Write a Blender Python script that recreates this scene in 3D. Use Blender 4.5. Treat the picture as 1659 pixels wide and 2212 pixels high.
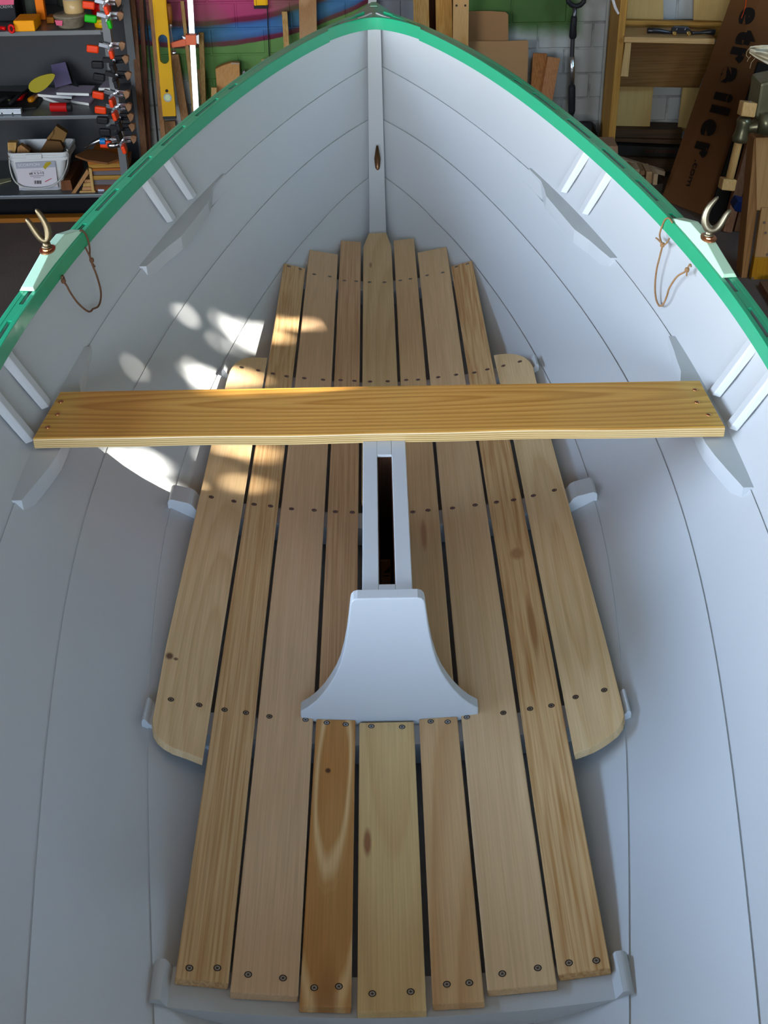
import bpy, bmesh, math, random
import numpy as np
from mathutils import Vector, Matrix
random.seed(7)
rnd = random.random
for o in list(bpy.data.objects): bpy.data.objects.remove(o)
scn = bpy.context.scene
C = scn.collection
V = Vector

# ------------------------------------------------------------------ camera
FPX, PITCH, ROLL, CH = 2825.0, math.radians(33.3), math.radians(1.018), 1.45
sp, cp = math.sin(PITCH), math.cos(PITCH)
cr, sr = math.cos(ROLL), math.sin(ROLL)
fwd = V((0, cp, -sp)); up0 = V((0, sp, cp)); rt0 = V((1, 0, 0))
rt = rt0*cr - up0*sr
up = rt0*sr + up0*cr
cam_data = bpy.data.cameras.new('camera')
cam = bpy.data.objects.new('camera', cam_data); C.objects.link(cam)
M = Matrix((rt, up, -fwd)).transposed().to_4x4(); M.translation = V((0, 0, CH))
cam.matrix_world = M
cam_data.sensor_fit = 'VERTICAL'; cam_data.sensor_height = 36; cam_data.sensor_width = 27
cam_data.lens = FPX/2212*36
cam_data.shift_x = 2.7/2212
cam_data.clip_start = 0.05; cam_data.clip_end = 200
scn.camera = cam

# ------------------------------------------------------------------ light
scn.view_settings.view_transform = 'Standard'; scn.view_settings.look = 'None'
scn.view_settings.gamma = 1; scn.view_settings.use_curve_mapping = False
scn.view_settings.exposure = 1.22
world = bpy.data.worlds.new('sky'); scn.world = world; world.use_nodes = True
wn = world.node_tree; wn.nodes.clear()
wo = wn.nodes.new('ShaderNodeOutputWorld'); wb = wn.nodes.new('ShaderNodeBackground')
tc = wn.nodes.new('ShaderNodeTexCoord'); sx = wn.nodes.new('ShaderNodeSeparateXYZ'); wr = wn.nodes.new('ShaderNodeValToRGB')
wn.links.new(tc.outputs['Generated'], sx.inputs[0]); wn.links.new(sx.outputs[2], wr.inputs[0])
wr.color_ramp.elements[0].position = 0.0; wr.color_ramp.elements[0].color = (1.0, 0.96, 0.90, 1)
wr.color_ramp.elements[1].position = 0.45; wr.color_ramp.elements[1].color = (0.36, 0.62, 1.0, 1)
e_ = wr.color_ramp.elements.new(.12); e_.color = (.84, .91, 1.0, 1)
wn.links.new(wr.outputs[0], wb.inputs[0]); wb.inputs[1].default_value = 9.0
wn.links.new(wb.outputs[0], wo.inputs[0])

SUN = V((-1.0, -0.15, -0.60)).normalized()      # travel direction of the sunlight
sd = bpy.data.lights.new('sun', 'SUN'); sd.energy = 14; sd.angle = math.radians(0.8); sd.color = (1.0, 0.93, 0.82)
so = bpy.data.objects.new('sun', sd); C.objects.link(so); so.location = (8, 4, 7)
so.rotation_euler = SUN.to_track_quat('-Z', 'Y').to_euler()
DOOR = (-2.1, 0.9, 1.68, -1.8)       # x0, x1, top, y of the open garage door
def portal(name, loc, sx_, sy_, rot):
    d = bpy.data.lights.new(name, 'AREA'); d.shape = 'RECTANGLE'; d.size = sx_; d.size_y = sy_; d.cycles.is_portal = True
    o = bpy.data.objects.new(name, d); C.objects.link(o); o.location = loc; o.rotation_euler = rot
portal('side_daylight', (-2.41, 1.65, .91), 2.7, 1.02, (math.radians(90), 0, math.radians(-90)))  # guides sky light through the added left opening
portal('door_daylight', ((DOOR[0]+DOOR[1])/2, -1.85, 0.65), DOOR[1]-DOOR[0], 2.06, (math.radians(90), 0, 0))

def ray(u, v):
    a, b = u-829.5, v-1106.0
    a2, b2 = a*cr - b*sr, a*sr + b*cr
    x, y = (a2+2.7)/FPX, b2/FPX
    return V((x, cp-y*sp, -(sp+y*cp)))
def P(u, v, Y):          # point of the place seen at a pixel, at distance Y into the garage
    r = ray(u, v); return V((0, 0, CH)) + r*(Y/r.y)
def PZ(u, v, z):         # the same, at a height z
    r = ray(u, v); return V((0, 0, CH)) + r*((z-CH)/r.z)
def depth(p): return p.y*cp - (p.z-CH)*sp
def mpx(p): return depth(p)/FPX

# ------------------------------------------------------------------ materials
MATS = {}
TONE = 1.0
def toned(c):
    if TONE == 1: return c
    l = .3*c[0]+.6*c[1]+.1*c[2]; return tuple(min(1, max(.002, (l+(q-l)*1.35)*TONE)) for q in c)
def mat(name, col, rough=.5, metal=0, spec=.5, noise=0, nscale=8, bump=0, bscale=60, coat=0, trans=0, alpha=1, emit=0):
    if name in MATS: return MATS[name]
    if not metal: col = toned(col)
    m = bpy.data.materials.new(name); m.use_nodes = True; n = m.node_tree; b = n.nodes['Principled BSDF']
    b.inputs['Base Color'].default_value = (*col, 1); b.inputs['Roughness'].default_value = rough
    b.inputs['Metallic'].default_value = metal; b.inputs['Specular IOR Level'].default_value = (spec if TONE == 1 or metal else min(spec, .22)) if rough < .45 else .12
    b.inputs['Coat Weight'].default_value = coat; b.inputs['Transmission Weight'].default_value = trans
    t = n.nodes.new('ShaderNodeTexCoord')
    nz = n.nodes.new('ShaderNodeTexNoise'); nz.inputs['Scale'].default_value = nscale; nz.inputs['Detail'].default_value = 4
    n.links.new(t.outputs['Object'], nz.inputs['Vector'])
    mx = n.nodes.new('ShaderNodeMix'); mx.data_type = 'RGBA'
    k = max(noise, .02)
    mx.inputs[6].default_value = (*[c*(1-k) for c in col], 1); mx.inputs[7].default_value = (*[min(1, c*(1+k)) for c in col], 1)
    n.links.new(nz.outputs[0], mx.inputs[0]); n.links.new(mx.outputs[2], b.inputs['Base Color'])
    if bump:
        n2 = n.nodes.new('ShaderNodeTexNoise'); n2.inputs['Scale'].default_value = bscale; n2.inputs['Detail'].default_value = 3
        bp = n.nodes.new('ShaderNodeBump'); bp.inputs['Strength'].default_value = bump; bp.inputs['Distance'].default_value = .002
        n.links.new(t.outputs['Object'], n2.inputs['Vector']); n.links.new(n2.outputs[0], bp.inputs['Height']); n.links.new(bp.outputs[0], b.inputs['Normal'])
    MATS[name] = m; return m

def wood(name, c1, c2, kind='line', scale=30, dist=2.0, stretch=.08, rough=.55, off=(0, 0, 0), axis='Y', coat=0, fine=.12, centre=(0, 0), mix=1.0, knots=None, ramp=(.25, .8)):
    """planed timber: kind line = straight growth rings, cath = pointed arches, plain = almost no figure"""
    if name in MATS: return MATS[name]
    c1 = toned(c1); c2 = toned(c2)
    if name.startswith('pine_'): c1 = tuple(min(1, q*f) for q, f in zip(c1, (1.22, 1.16, 1.03))); c2 = tuple(q*f for q, f in zip(c2, (1.22, 1.16, 1.03)))
    m = bpy.data.materials.new(name); m.use_nodes = True; n = m.node_tree; L = n.links; b = n.nodes['Principled BSDF']
    b.inputs['Roughness'].default_value = rough; b.inputs['Specular IOR Level'].default_value = .2; b.inputs['Coat Weight'].default_value = coat; b.inputs['Coat Roughness'].default_value = .12
    t = n.nodes.new('ShaderNodeTexCoord'); mp = n.nodes.new('ShaderNodeMapping'); mp.inputs['Location'].default_value = off
    s = {'X': (stretch, 1, 1), 'Y': (1, stretch, 1), 'Z': (1, 1, stretch)}[axis]
    if kind == 'cath': mp.inputs['Location'].default_value = (-centre[0]*s[0], -centre[1]*s[1], 0)
    mp.inputs['Scale'].default_value = s; L.new(t.outputs['Object'], mp.inputs['Vector'])
    # warp
    nw = n.nodes.new('ShaderNodeTexNoise'); nw.inputs['Scale'].default_value = 9; nw.inputs['Detail'].default_value = 2; L.new(mp.outputs[0], nw.inputs['Vector'])
    sub = n.nodes.new('ShaderNodeVectorMath'); sub.operation = 'SUBTRACT'; sub.inputs[1].default_value = (.5, .5, .5); L.new(nw.outputs['Color'], sub.inputs[0])
    sc = n.nodes.new('ShaderNodeVectorMath'); sc.operation = 'SCALE'; sc.inputs['Scale'].default_value = .012*dist; L.new(sub.outputs[0], sc.inputs[0])
    ad = n.nodes.new('ShaderNodeVectorMath'); ad.operation = 'ADD'; L.new(mp.outputs[0], ad.inputs[0]); L.new(sc.outputs[0], ad.inputs[1])
    if kind != 'cath':
        sm_ = n.nodes.new('ShaderNodeVectorMath'); sm_.operation = 'MULTIPLY'
        sm_.inputs[1].default_value = {'X': (.35, 1, 1), 'Y': (1, .35, 1), 'Z': (1, 1, .35)}[axis]; L.new(ad.outputs[0], sm_.inputs[0])
        wv = n.nodes.new('ShaderNodeTexNoise'); wv.inputs['Scale'].default_value = scale*(9 if kind == 'line' else 4); wv.inputs['Detail'].default_value = 2.5; wv.inputs['Roughness'].default_value = .6
        L.new(sm_.outputs[0], wv.inputs['Vector']); ramp = (.42, .66); wvo = wv.outputs[0]
    else:
        wv = n.nodes.new('ShaderNodeTexWave'); wvo = wv.outputs['Fac']
        wv.wave_type = 'RINGS' if kind == 'cath' else 'BANDS'
        wv.rings_direction = 'Z'; wv.wave_profile = 'SAW'
        wv.inputs['Scale'].default_value = scale; wv.inputs['Distortion'].default_value = .9; wv.inputs['Detail'].default_value = 2; wv.inputs['Detail Scale'].default_value = 3
        L.new(ad.outputs[0], wv.inputs['Vector'])
    cr_ = n.nodes.new('ShaderNodeValToRGB'); e = cr_.color_ramp.elements
    e[0].position = ramp[0]; e[0].color = (0, 0, 0, 1); e[1].position = ramp[1]; e[1].color = (1, 1, 1, 1)
    x = cr_.color_ramp.elements.new(min(.99, ramp[1]+.14)); x.color = (.1, .1, .1, 1) if kind == 'cath' else (1, 1, 1, 1)
    L.new(wvo, cr_.inputs[0])
    mu = n.nodes.new('ShaderNodeMath'); mu.operation = 'MULTIPLY'; mu.inputs[1].default_value = mix*(0.25 if kind == 'plain' else 1); L.new(cr_.outputs[0], mu.inputs[0])
    # broad tone
    nb = n.nodes.new('ShaderNodeTexNoise'); nb.inputs['Scale'].default_value = 14; nb.inputs['Detail'].default_value = 3; L.new(mp.outputs[0], nb.inputs['Vector'])
    m2 = n.nodes.new('ShaderNodeMath'); m2.operation = 'MULTIPLY_ADD'; m2.inputs[1].default_value = .5; L.new(nb.outputs[0], m2.inputs[0]); L.new(mu.outputs[0], m2.inputs[2])
    m3 = n.nodes.new('ShaderNodeMath'); m3.operation = 'SUBTRACT'; m3.inputs[1].default_value = .22; m3.use_clamp = True; L.new(m2.outputs[0], m3.inputs[0])
    mx = n.nodes.new('ShaderNodeMix'); mx.data_type = 'RGBA'; mx.inputs[6].default_value = (*c1, 1); mx.inputs[7].default_value = (*c2, 1); L.new(m3.outputs[0], mx.inputs[0])
    # fibres
    mf = n.nodes.new('ShaderNodeMapping'); mf.inputs['Scale'].default_value = {'X': (6, 400, 400), 'Y': (400, 6, 400), 'Z': (400, 400, 6)}[axis]; L.new(t.outputs['Object'], mf.inputs['Vector'])
    nf = n.nodes.new('ShaderNodeTexNoise'); nf.inputs['Scale'].default_value = 1; nf.inputs['Detail'].default_value = 2; L.new(mf.outputs[0], nf.inputs['Vector'])
    rf = n.nodes.new('ShaderNodeMapRange'); rf.inputs['From Min'].default_value = .3; rf.inputs['From Max'].default_value = .7; rf.inputs['To Min'].default_value = 1-fine; rf.inputs['To Max'].default_value = 1+fine*.4; L.new(nf.outputs[0], rf.inputs[0])
    mm = n.nodes.new('ShaderNodeVectorMath'); mm.operation = 'SCALE'; L.new(mx.outputs[2], mm.inputs[0]); L.new(rf.outputs[0], mm.inputs['Scale'])
    out = mm.outputs[0]
    for (kx, ky, kr, kc, asp) in (knots or []):
        dm = n.nodes.new('ShaderNodeMapping'); dm.inputs['Location'].default_value = (-kx, -ky/asp, 0); dm.inputs['Scale'].default_value = (1, 1/asp, 0); L.new(t.outputs['Object'], dm.inputs['Vector'])
        ln = n.nodes.new('ShaderNodeVectorMath'); ln.operation = 'LENGTH'; L.new(dm.outputs[0], ln.inputs[0])
        r2 = n.nodes.new('ShaderNodeMapRange'); r2.inputs['From Min'].default_value = kr*.6; r2.inputs['From Max'].default_value = kr*1.2; r2.inputs['To Min'].default_value = .9; r2.inputs['To Max'].default_value = 0; L.new(ln.outputs['Value'], r2.inputs[0])
        kk = n.nodes.new('ShaderNodeMix'); kk.data_type = 'RGBA'; kk.inputs[7].default_value = (*kc, 1); L.new(r2.outputs[0], kk.inputs[0]); L.new(out, kk.inputs[6]); out = kk.outputs[2]
    L.new(out, b.inputs['Base Color'])
    MATS[name] = m; return m

# ------------------------------------------------------------------ object helpers
def tag(o, label=None, cat=None, group=None, kind=None):
    if label: o['label'] = label
    if cat: o['category'] = cat
    if group: o['group'] = group
    if kind: o['kind'] = kind
    return o
def thing(name, label, cat, loc=(0, 0, 0), group=None, rot=(0, 0, 0)):
    o = bpy.data.objects.new(name, None); C.objects.link(o); o.location = loc; o.rotation_euler = rot; o.empty_display_size = .05
    return tag(o, label, cat, group)
def link(name, me, m, parent=None, smooth=False, bevel=0, local=False, seg=2):
    o = bpy.data.objects.new(name, me); C.objects.link(o)
    for mm in (m if isinstance(m, (list, tuple)) else [m]): me.materials.append(mm)
    if parent is not None:
        o.parent = parent
        if not local: o.matrix_parent_inverse = Matrix.Translation(-V(parent.location)) if parent.type == 'EMPTY' else Matrix.Identity(4)
    if smooth:
        for p in me.polygons: p.use_smooth = True
    if bevel:
        b = o.modifiers.new('bevel', 'BEVEL'); b.width = bevel; b.segments = seg; b.limit_method = 'ANGLE'; b.angle_limit = math.radians(35)
    return o
def raw(verts, faces, mi=None):
    me = bpy.data.meshes.new('m'); me.from_pydata([tuple(v) for v in verts], [], faces)
    if mi:
        for p, i in zip(me.polygons, mi): p.material_index = i
    bm = bmesh.new(); bm.from_mesh(me); bmesh.ops.recalc_face_normals(bm, faces=bm.faces); bm.to_mesh(me); bm.free()
    return me
BOXF = [(0, 1, 2, 3), (7, 6, 5, 4), (0, 4, 5, 1), (1, 5, 6, 2), (2, 6, 7, 3), (3, 7, 4, 0)]
class MB:
    """collects shapes that form one mesh"""
    def __init__(s): s.v = []; s.f = []; s.i = []
    def add(s, v, f, mi=0):
        k = len(s.v); s.v += [V(x) for x in v]; s.f += [tuple(a+k for a in q) for q in f]; s.i += [mi]*len(f); return s
    def hexa(s, p8, mi=0): return s.add(p8, BOXF, mi)
    def box(s, c, d, mi=0, rot=None):
        c = V(c); p = []
        for z in (-.5, .5):
            for x, y in ((-.5, -.5), (.5, -.5), (.5, .5), (-.5, .5)):
                q = V((x*d[0], y*d[1], z*d[2]))
                if rot is not None: q = rot @ q
                p.append(c+q)
        return s.hexa(p, mi)
    def tube(s, pts, r, n=8, mi=0, cap=True):
        pts = [V(p) for p in pts]; rs = r if isinstance(r, (list, tuple)) else [r]*len(pts); vs = []; fs = []
        prev = None
        for i, p in enumerate(pts):
            t = (pts[min(i+1, len(pts)-1)]-pts[max(i-1, 0)]).normalized()
            a = prev if prev is not None else (V((0, 0, 1)) if abs(t.z) < .9 else V((1, 0, 0)))
            a = (a - t*a.dot(t)).normalized(); bb = t.cross(a); prev = a
            for j in range(n):
                an = 2*math.pi*j/n; vs.append(p+(a*math.cos(an)+bb*math.sin(an))*rs[i])
        for i in range(len(pts)-1):
            for j in range(n):
                fs.append((i*n+j, i*n+(j+1) % n, (i+1)*n+(j+1) % n, (i+1)*n+j))
        if cap: fs.append(tuple(range(n))); fs.append(tuple(range((len(pts)-1)*n, len(pts)*n)))
        return s.add(vs, fs, mi)
    def lathe(s, c, prof, n=24, mi=0, axis='Z', sy=1.0):
        vs = []; fs = []; c = V(c)
        for (r, h) in prof:
            for j in range(n):
                a = 2*math.pi*j/n; q = (r*math.cos(a), r*math.sin(a)*sy, h)
                q = {'Z': q, 'Y': (q[0], q[2], q[1]), 'X': (q[2], q[0], q[1])}[axis]; vs.append(c+V(q))
        m = len(prof)
        for i in range(m-1):
            for j in range(n): fs.append((i*n+j, i*n+(j+1) % n, (i+1)*n+(j+1) % n, (i+1)*n+j))
        fs.append(tuple(range(n))); fs.append(tuple(range((m-1)*n, m*n)))
        return s.add(vs, fs, mi)
    def prism(s, poly, d, mi=0):
        d = V(d); n = len(poly); p = [V(q) for q in poly]
        return s.add(p+[q+d for q in p], [tuple(range(n)), tuple(range(2*n-1, n-1, -1))]+[(i, (i+1) % n, n+(i+1) % n, n+i) for i in range(n)], mi)
    def build(s, name, m, parent=None, **k): return link(name, raw(s.v, s.f, s.i), m, parent, **k)
def box(name, c, d, m, parent=None, rot=None, **k): return MB().box(c, d, rot=rot).build(name, m, parent, **k)
def text(name, body, m, size, loc, right, upv, parent=None, ext=.0006, align='CENTER', sxy=(1, 1), local=False, bold=0):
    cu = bpy.data.curves.new(name, 'FONT'); cu.body = body; cu.size = size; cu.extrude = ext; cu.align_x = align; cu.align_y = 'CENTER'; cu.offset = bold
    o = bpy.data.objects.new('tmp', cu); C.objects.link(o); dg = bpy.context.evaluated_depsgraph_get()
    me = bpy.data.meshes.new_from_object(o.evaluated_get(dg)); bpy.data.objects.remove(o)
    r = V(right).normalized(); u = V(upv); u = (u-r*u.dot(r)).normalized(); nn = r.cross(u)
    mt = Matrix((r*sxy[0], u*sxy[1], nn)).transposed().to_4x4(); mt.translation = V(loc)
    me.transform(mt); return link(name, me, m, parent, local=local)

# ------------------------------------------------------------------ shared materials
paint = mat('pale_blue_grey_paint', (.49, .515, .54), .42, noise=.02, nscale=3, bump=.05, bscale=300)
green = mat('green_gloss_paint', (.020, .37, .185), .11, spec=.5, noise=.05, bump=.03, bscale=200)
mint = mat('mint_green_paint', (.52, .80, .60), .3, noise=.03)
steel = mat('bright_steel', (.6, .6, .6), .3, 1)
screwm = mat('screw_steel', (.42, .40, .38), .35, 1)
darkm = mat('dark_recess', (.03, .022, .018), .8)
copper = mat('copper_rivet', (.62, .27, .13), .3, 1)
bronze = mat('aged_bronze', (.17, .135, .08), .45, 1, noise=.25, nscale=40)
black = mat('black_plastic', (.012, .012, .013), .45)
FLOOR = -.38

# ------------------------------------------------------------------ the garage
X0, X1, Y0, Y1, ZC = -2.3, 2.3, -1.8, 5.45, 2.2
def struct(o): o['kind'] = 'structure'; return o
floor_m = mat('oil_stained_concrete', (.105, .075, .058), .75, noise=.35, nscale=5, bump=.3, bscale=90)
render_m = mat('brown_board_side_wall', (.24, .21, .18), .8, noise=.08, bump=.2, bscale=40)
ceil_m = mat('ceiling_boards', (.20, .17, .14), .8, noise=.1)
struct(box('floor', (0, (Y0+Y1)/2, FLOOR-.05), (X1-X0+.4, Y1-Y0+.4, .1), floor_m))
struct(box('ceiling', (0, (Y0+Y1)/2, ZC+.05), (X1-X0+.4, Y1-Y0+.4, .1), ceil_m))
SW = (.3, 3.0, .4, 1.42)  # unseen left opening, added and shaped to light the right inner hull
w = MB()
w.box((X0-.05, (Y0-.1+SW[0])/2, (FLOOR+ZC)/2), (.1, SW[0]-Y0+.1, ZC-FLOOR)); w.box((X0-.05, (SW[1]+Y1+.1)/2, (FLOOR+ZC)/2), (.1, Y1+.1-SW[1], ZC-FLOOR))
w.box((X0-.05, (SW[0]+SW[1])/2, (FLOOR+SW[2])/2), (.1, SW[1]-SW[0], SW[2]-FLOOR)); w.box((X0-.05, (SW[0]+SW[1])/2, (SW[3]+ZC)/2), (.1, SW[1]-SW[0], ZC-SW[3]))
struct(w.build('wall_left', render_m))
w = MB()
for yy in (SW[0]+.01, SW[1]-.01): w.box((X0-.05, yy, (SW[2]+SW[3])/2), (.12, .035, SW[3]-SW[2]))
for zz in (SW[2]+.01, SW[3]-.01): w.box((X0-.05, (SW[0]+SW[1])/2, zz), (.12, SW[1]-SW[0], .035))
struct(w.build('added_side_window', mat('window_frame_paint', (.7, .7, .68), .5)))
WY0, WY1, WZ0, WZ1 = 2.62, 3.95, .95, 1.95
w = MB()
w.box((X1+.05, (Y0-.1+WY0)/2, (FLOOR+ZC)/2), (.1, WY0-Y0+.1, ZC-FLOOR)); w.box((X1+.05, (WY1+Y1+.1)/2, (FLOOR+ZC)/2), (.1, Y1+.1-WY1, ZC-FLOOR))
w.box((X1+.05, (WY0+WY1)/2, (FLOOR+WZ0)/2), (.1, WY1-WY0, WZ0-FLOOR)); w.box((X1+.05, (WY0+WY1)/2, (WZ1+ZC)/2), (.1, WY1-WY0, ZC-WZ1))
struct(w.build('wall_right', render_m))
w = MB(); t_ = .035
w.box((X1+.05, WY0+t_/2-.03, (WZ0+WZ1)/2), (.12, t_, WZ1-WZ0+.06)); w.box((X1+.05, WY1-t_/2+.03, (WZ0+WZ1)/2), (.12, t_, WZ1-WZ0+.06))
w.box((X1+.05, (WY0+WY1)/2, WZ0-t_/2+.01), (.12, WY1-WY0, t_)); w.box((X1+.05, (WY0+WY1)/2, WZ1+t_/2-.01), (.12, WY1-WY0, t_))
struct(w.build('window_1', mat('window_frame_paint', (.7, .7, .68), .5)))
w = MB()
w.box(((X0+DOOR[0])/2-.05, Y0-.05, (FLOOR+ZC)/2), (DOOR[0]-X0+.1, .1, ZC-FLOOR)); w.box(((X1+DOOR[1])/2+.05, Y0-.05, (FLOOR+ZC)/2), (X1-DOOR[1]+.1, .1, ZC-FLOOR))
w.box(((DOOR[0]+DOOR[1])/2, Y0-.05, (DOOR[2]+ZC)/2), (DOOR[1]-DOOR[0], .1, ZC-DOOR[2]))
struct(w.build('wall_front', render_m))
struct(box('trim_1', ((DOOR[0]+DOOR[1])/2, Y0-.02, DOOR[2]+.03), (DOOR[1]-DOOR[0]+.1, .14, .06), mat('window_frame_paint', (0, 0, 0))))

# back wall : painted brick with a spray-painted mural
m = bpy.data.materials.new('painted_brick_mural'); m.use_nodes = True; n = m.node_tree; L = n.links; b = n.nodes['Principled BSDF']; b.inputs['Roughness'].default_value = .6; b.inputs['Specular IOR Level'].default_value = .15
def nd(t, **k):
    x = n.nodes.new(t)
    for a, q in k.items(): setattr(x, a, q)
    return x
def mth(op, a, b_=None, c_=None, clamp=False):
    x = nd('ShaderNodeMath', operation=op, use_clamp=clamp)
    for i, q in enumerate((a, b_, c_)):
        if q is None: continue
        if isinstance(q, (int, float)): x.inputs[i].default_value = q
        else: L.new(q, x.inputs[i])
    return x.outputs[0]
def mixc(f, a, b_):
    x = nd('ShaderNodeMix', data_type='RGBA')
    for i, q in ((0, f), (6, a), (7, b_)):
        if isinstance(q, tuple): x.inputs[i].default_value = (*q, 1)
        elif isinstance(q, (int, float)): x.inputs[i].default_value = q
        else: L.new(q, x.inputs[i])
    return x.outputs[2]
t = nd('ShaderNodeTexCoord'); s = nd('ShaderNodeSeparateXYZ'); L.new(t.outputs['Object'], s.inputs[0]); X, Z = s.outputs[0], s.outputs[2]
nz = nd('ShaderNodeTexNoise'); nz.inputs['Scale'].default_value = 7; nz.inputs['Detail'].default_value = 3; L.new(t.outputs['Object'], nz.inputs['Vector'])
wob = mth('MULTIPLY_ADD', nz.outputs[0], .02, -.01)
d_ = mth('ADD', X, .64); d2 = mth('MULTIPLY', d_, d_)
zb = mth('ADD', mth('MULTIPLY_ADD', d_, .05, .125), mth('MULTIPLY', d2, .33))
tt = mth('ADD', mth('SUBTRACT', Z, zb), wob)
cr_ = nd('ShaderNodeValToRGB'); L.new(mth('MULTIPLY_ADD', tt, 2.5, .5), cr_.inputs[0]); rp = cr_.color_ramp
stops = [(0, (.12, .25, .06)), (.505, (.15, .31, .08)), (.515, (.13, .015, .04)), (.55, (.17, .015, .05)), (.57, (.05, .12, .30)), (.62, (.07, .20, .45)), (.68, (.05, .17, .42)), (.71, (.05, .10, .28)), (.73, (.16, .01, .04)), (.765, (.2, .01, .05)), (.785, (.45, .05, .15)), (1, (.5, .06, .17))]
for i, (p_, c_) in enumerate(stops):
    e = rp.elements[i] if i < 2 else rp.elements.new(p_)
    if i == 1: e.position = p_; e.color = (*c_, 1)
    else: e.position = p_; e.color = (*c_, 1)
gn = nd('ShaderNodeTexNoise'); gn.inputs['Scale'].default_value = 3.2; gn.inputs['Detail'].default_value = 5; L.new(t.outputs['Object'], gn.inputs['Vector'])
grey = mixc(gn.outputs[0], (.36, .37, .34), (.50, .51, .48))
# left bottom grey patch and right grey part
mural = cr_.outputs[0]
mural = mixc(mth('MULTIPLY', mth('SUBTRACT', gn.outputs[0], .45, clamp=True), 2.2), mural, (.05, .15, .03))
def sm(x, a, b_):
    r = nd('ShaderNodeMapRange', interpolation_type='SMOOTHSTEP'); L.new(x, r.inputs[0]); r.inputs[1].default_value = a; r.inputs[2].default_value = b_; return r.outputs[0]
zw = mth('ADD', Z, mth('MULTIPLY_ADD', gn.outputs[0], .2, -.1))
leftp = mth('MULTIPLY', sm(X, -.70, -.78), sm(zw, .06, -.02))
rightp = mth('MULTIPLY', sm(X, .50, .56), sm(zw, .20, .12))
right2 = sm(X, .78, .86)
msk = mth('MAXIMUM', mth('MAXIMUM', leftp, rightp), right2)
stem_grey = mth('MULTIPLY', sm(X, .005, .012), sm(X, .19, .17))
colr = mixc(msk, mural, grey); colr = mixc(stem_grey, colr, (.22, .23, .25))
br = nd('ShaderNodeTexBrick'); br.inputs['Scale'].default_value = 1; br.inputs['Brick Width'].default_value = .22; br.inputs['Row Height'].default_value = .1; br.inputs['Mortar Size'].default_value = .006; br.inputs['Mortar Smooth'].default_value = .6
cx = nd('ShaderNodeCombineXYZ'); L.new(X, cx.inputs[0]); L.new(Z, cx.inputs[1]); L.new(cx.outputs[0], br.inputs['Vector'])
dn = nd('ShaderNodeTexNoise'); dn.inputs['Scale'].default_value = 18; dn.inputs['Detail'].default_value = 6; L.new(t.outputs['Object'], dn.inputs['Vector'])
dirt = mth('MULTIPLY', br.outputs['Fac'], sm(dn.outputs[0], .42, .6))
dirt = mth('MAXIMUM', mth('MULTIPLY', dirt, .7), mth('MULTIPLY', sm(dn.outputs[0], .66, .74), .5))
colr = mixc(mth('MULTIPLY', dirt, mth('MULTIPLY_ADD', msk, .45, .12)), colr, (.06, .055, .05))
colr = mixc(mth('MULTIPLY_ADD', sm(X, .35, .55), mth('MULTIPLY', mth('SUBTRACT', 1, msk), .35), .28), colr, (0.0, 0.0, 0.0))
L.new(colr, b.inputs['Base Color'])
bp = nd('ShaderNodeBump'); bp.inputs['Strength'].default_value = .6; bp.inputs['Distance'].default_value = .006
L.new(mth('ADD', mth('SUBTRACT', 1, br.outputs['Fac']), mth('MULTIPLY', dn.outputs[0], .5)), bp.inputs['Height']); L.new(bp.outputs[0], b.inputs['Normal'])
MATS['mural'] = m
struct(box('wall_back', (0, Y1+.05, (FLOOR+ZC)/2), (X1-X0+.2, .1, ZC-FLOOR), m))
# object coordinates of the wall must be world coordinates (its mesh is already in world space)

# driveway outside
tag(box('driveway', (0, -8, FLOOR-.06), (40, 12.2, .1), mat('pale_concrete_driveway', (.42, .40, .37), .8, noise=.1, nscale=2)), kind='structure')
tag(box('garden_ground', (9, 4.2, FLOOR-.06), (13, 12, .1), mat('garden_lawn', (.10, .16, .05), .9, noise=.3, nscale=2)), kind='structure')

# tree outside the side window : its leaves break the sun into small patches
gaps = [((545, 705), .05, .016), ((512, 698), .07, .012), ((553, 735), .03, .013), ((617, 703), .02, .024), ((615, 735), .02, .002),
        ((455, 812), .06, .022), ((420, 806), .07, .016), ((520, 818), .04, .020), ((540, 838), .25, .022), ((480, 836), .25, .012), ((600, 832), .25, .012),
        ((330, 985), .09, .016), ((355, 1003), .08, .004), ((308, 1028), .08, .006), ((340, 1045), .07, .009), ((372, 1062), .06, .012), ((400, 1050), .05, .004),
        ((552, 987), .02, .014), ((505, 966), .04, .012), ((520, 1056), .02, .012), ((470, 1010), .05, .001), ((505, 745), .05, .001), ((390, 690), .12, .001), ((278, 800), .14, .001)]
rays = []
for (uv, z, r) in gaps:
    if r > 0: rays.append((PZ(uv[0], uv[1], z), r*.9))
tree = thing('leafy_tree', 'leafy tree growing outside the side window', 'tree', (4.6, 5.3, FLOOR))
MB().tube([(4.6, 5.3, FLOOR), (4.6, 5.3, .8), (4.5, 5.2, 1.9), (4.4, 5.0, 3.0), (4.0, 4.2, 3.5)], [.12, .1, .08, .05, .02], 10).build('trunk', mat('bark', (.12, .08, .05), .9, noise=.3, nscale=20, bump=.5), tree)
lv = MB(); g2 = random.Random(3)
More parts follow.
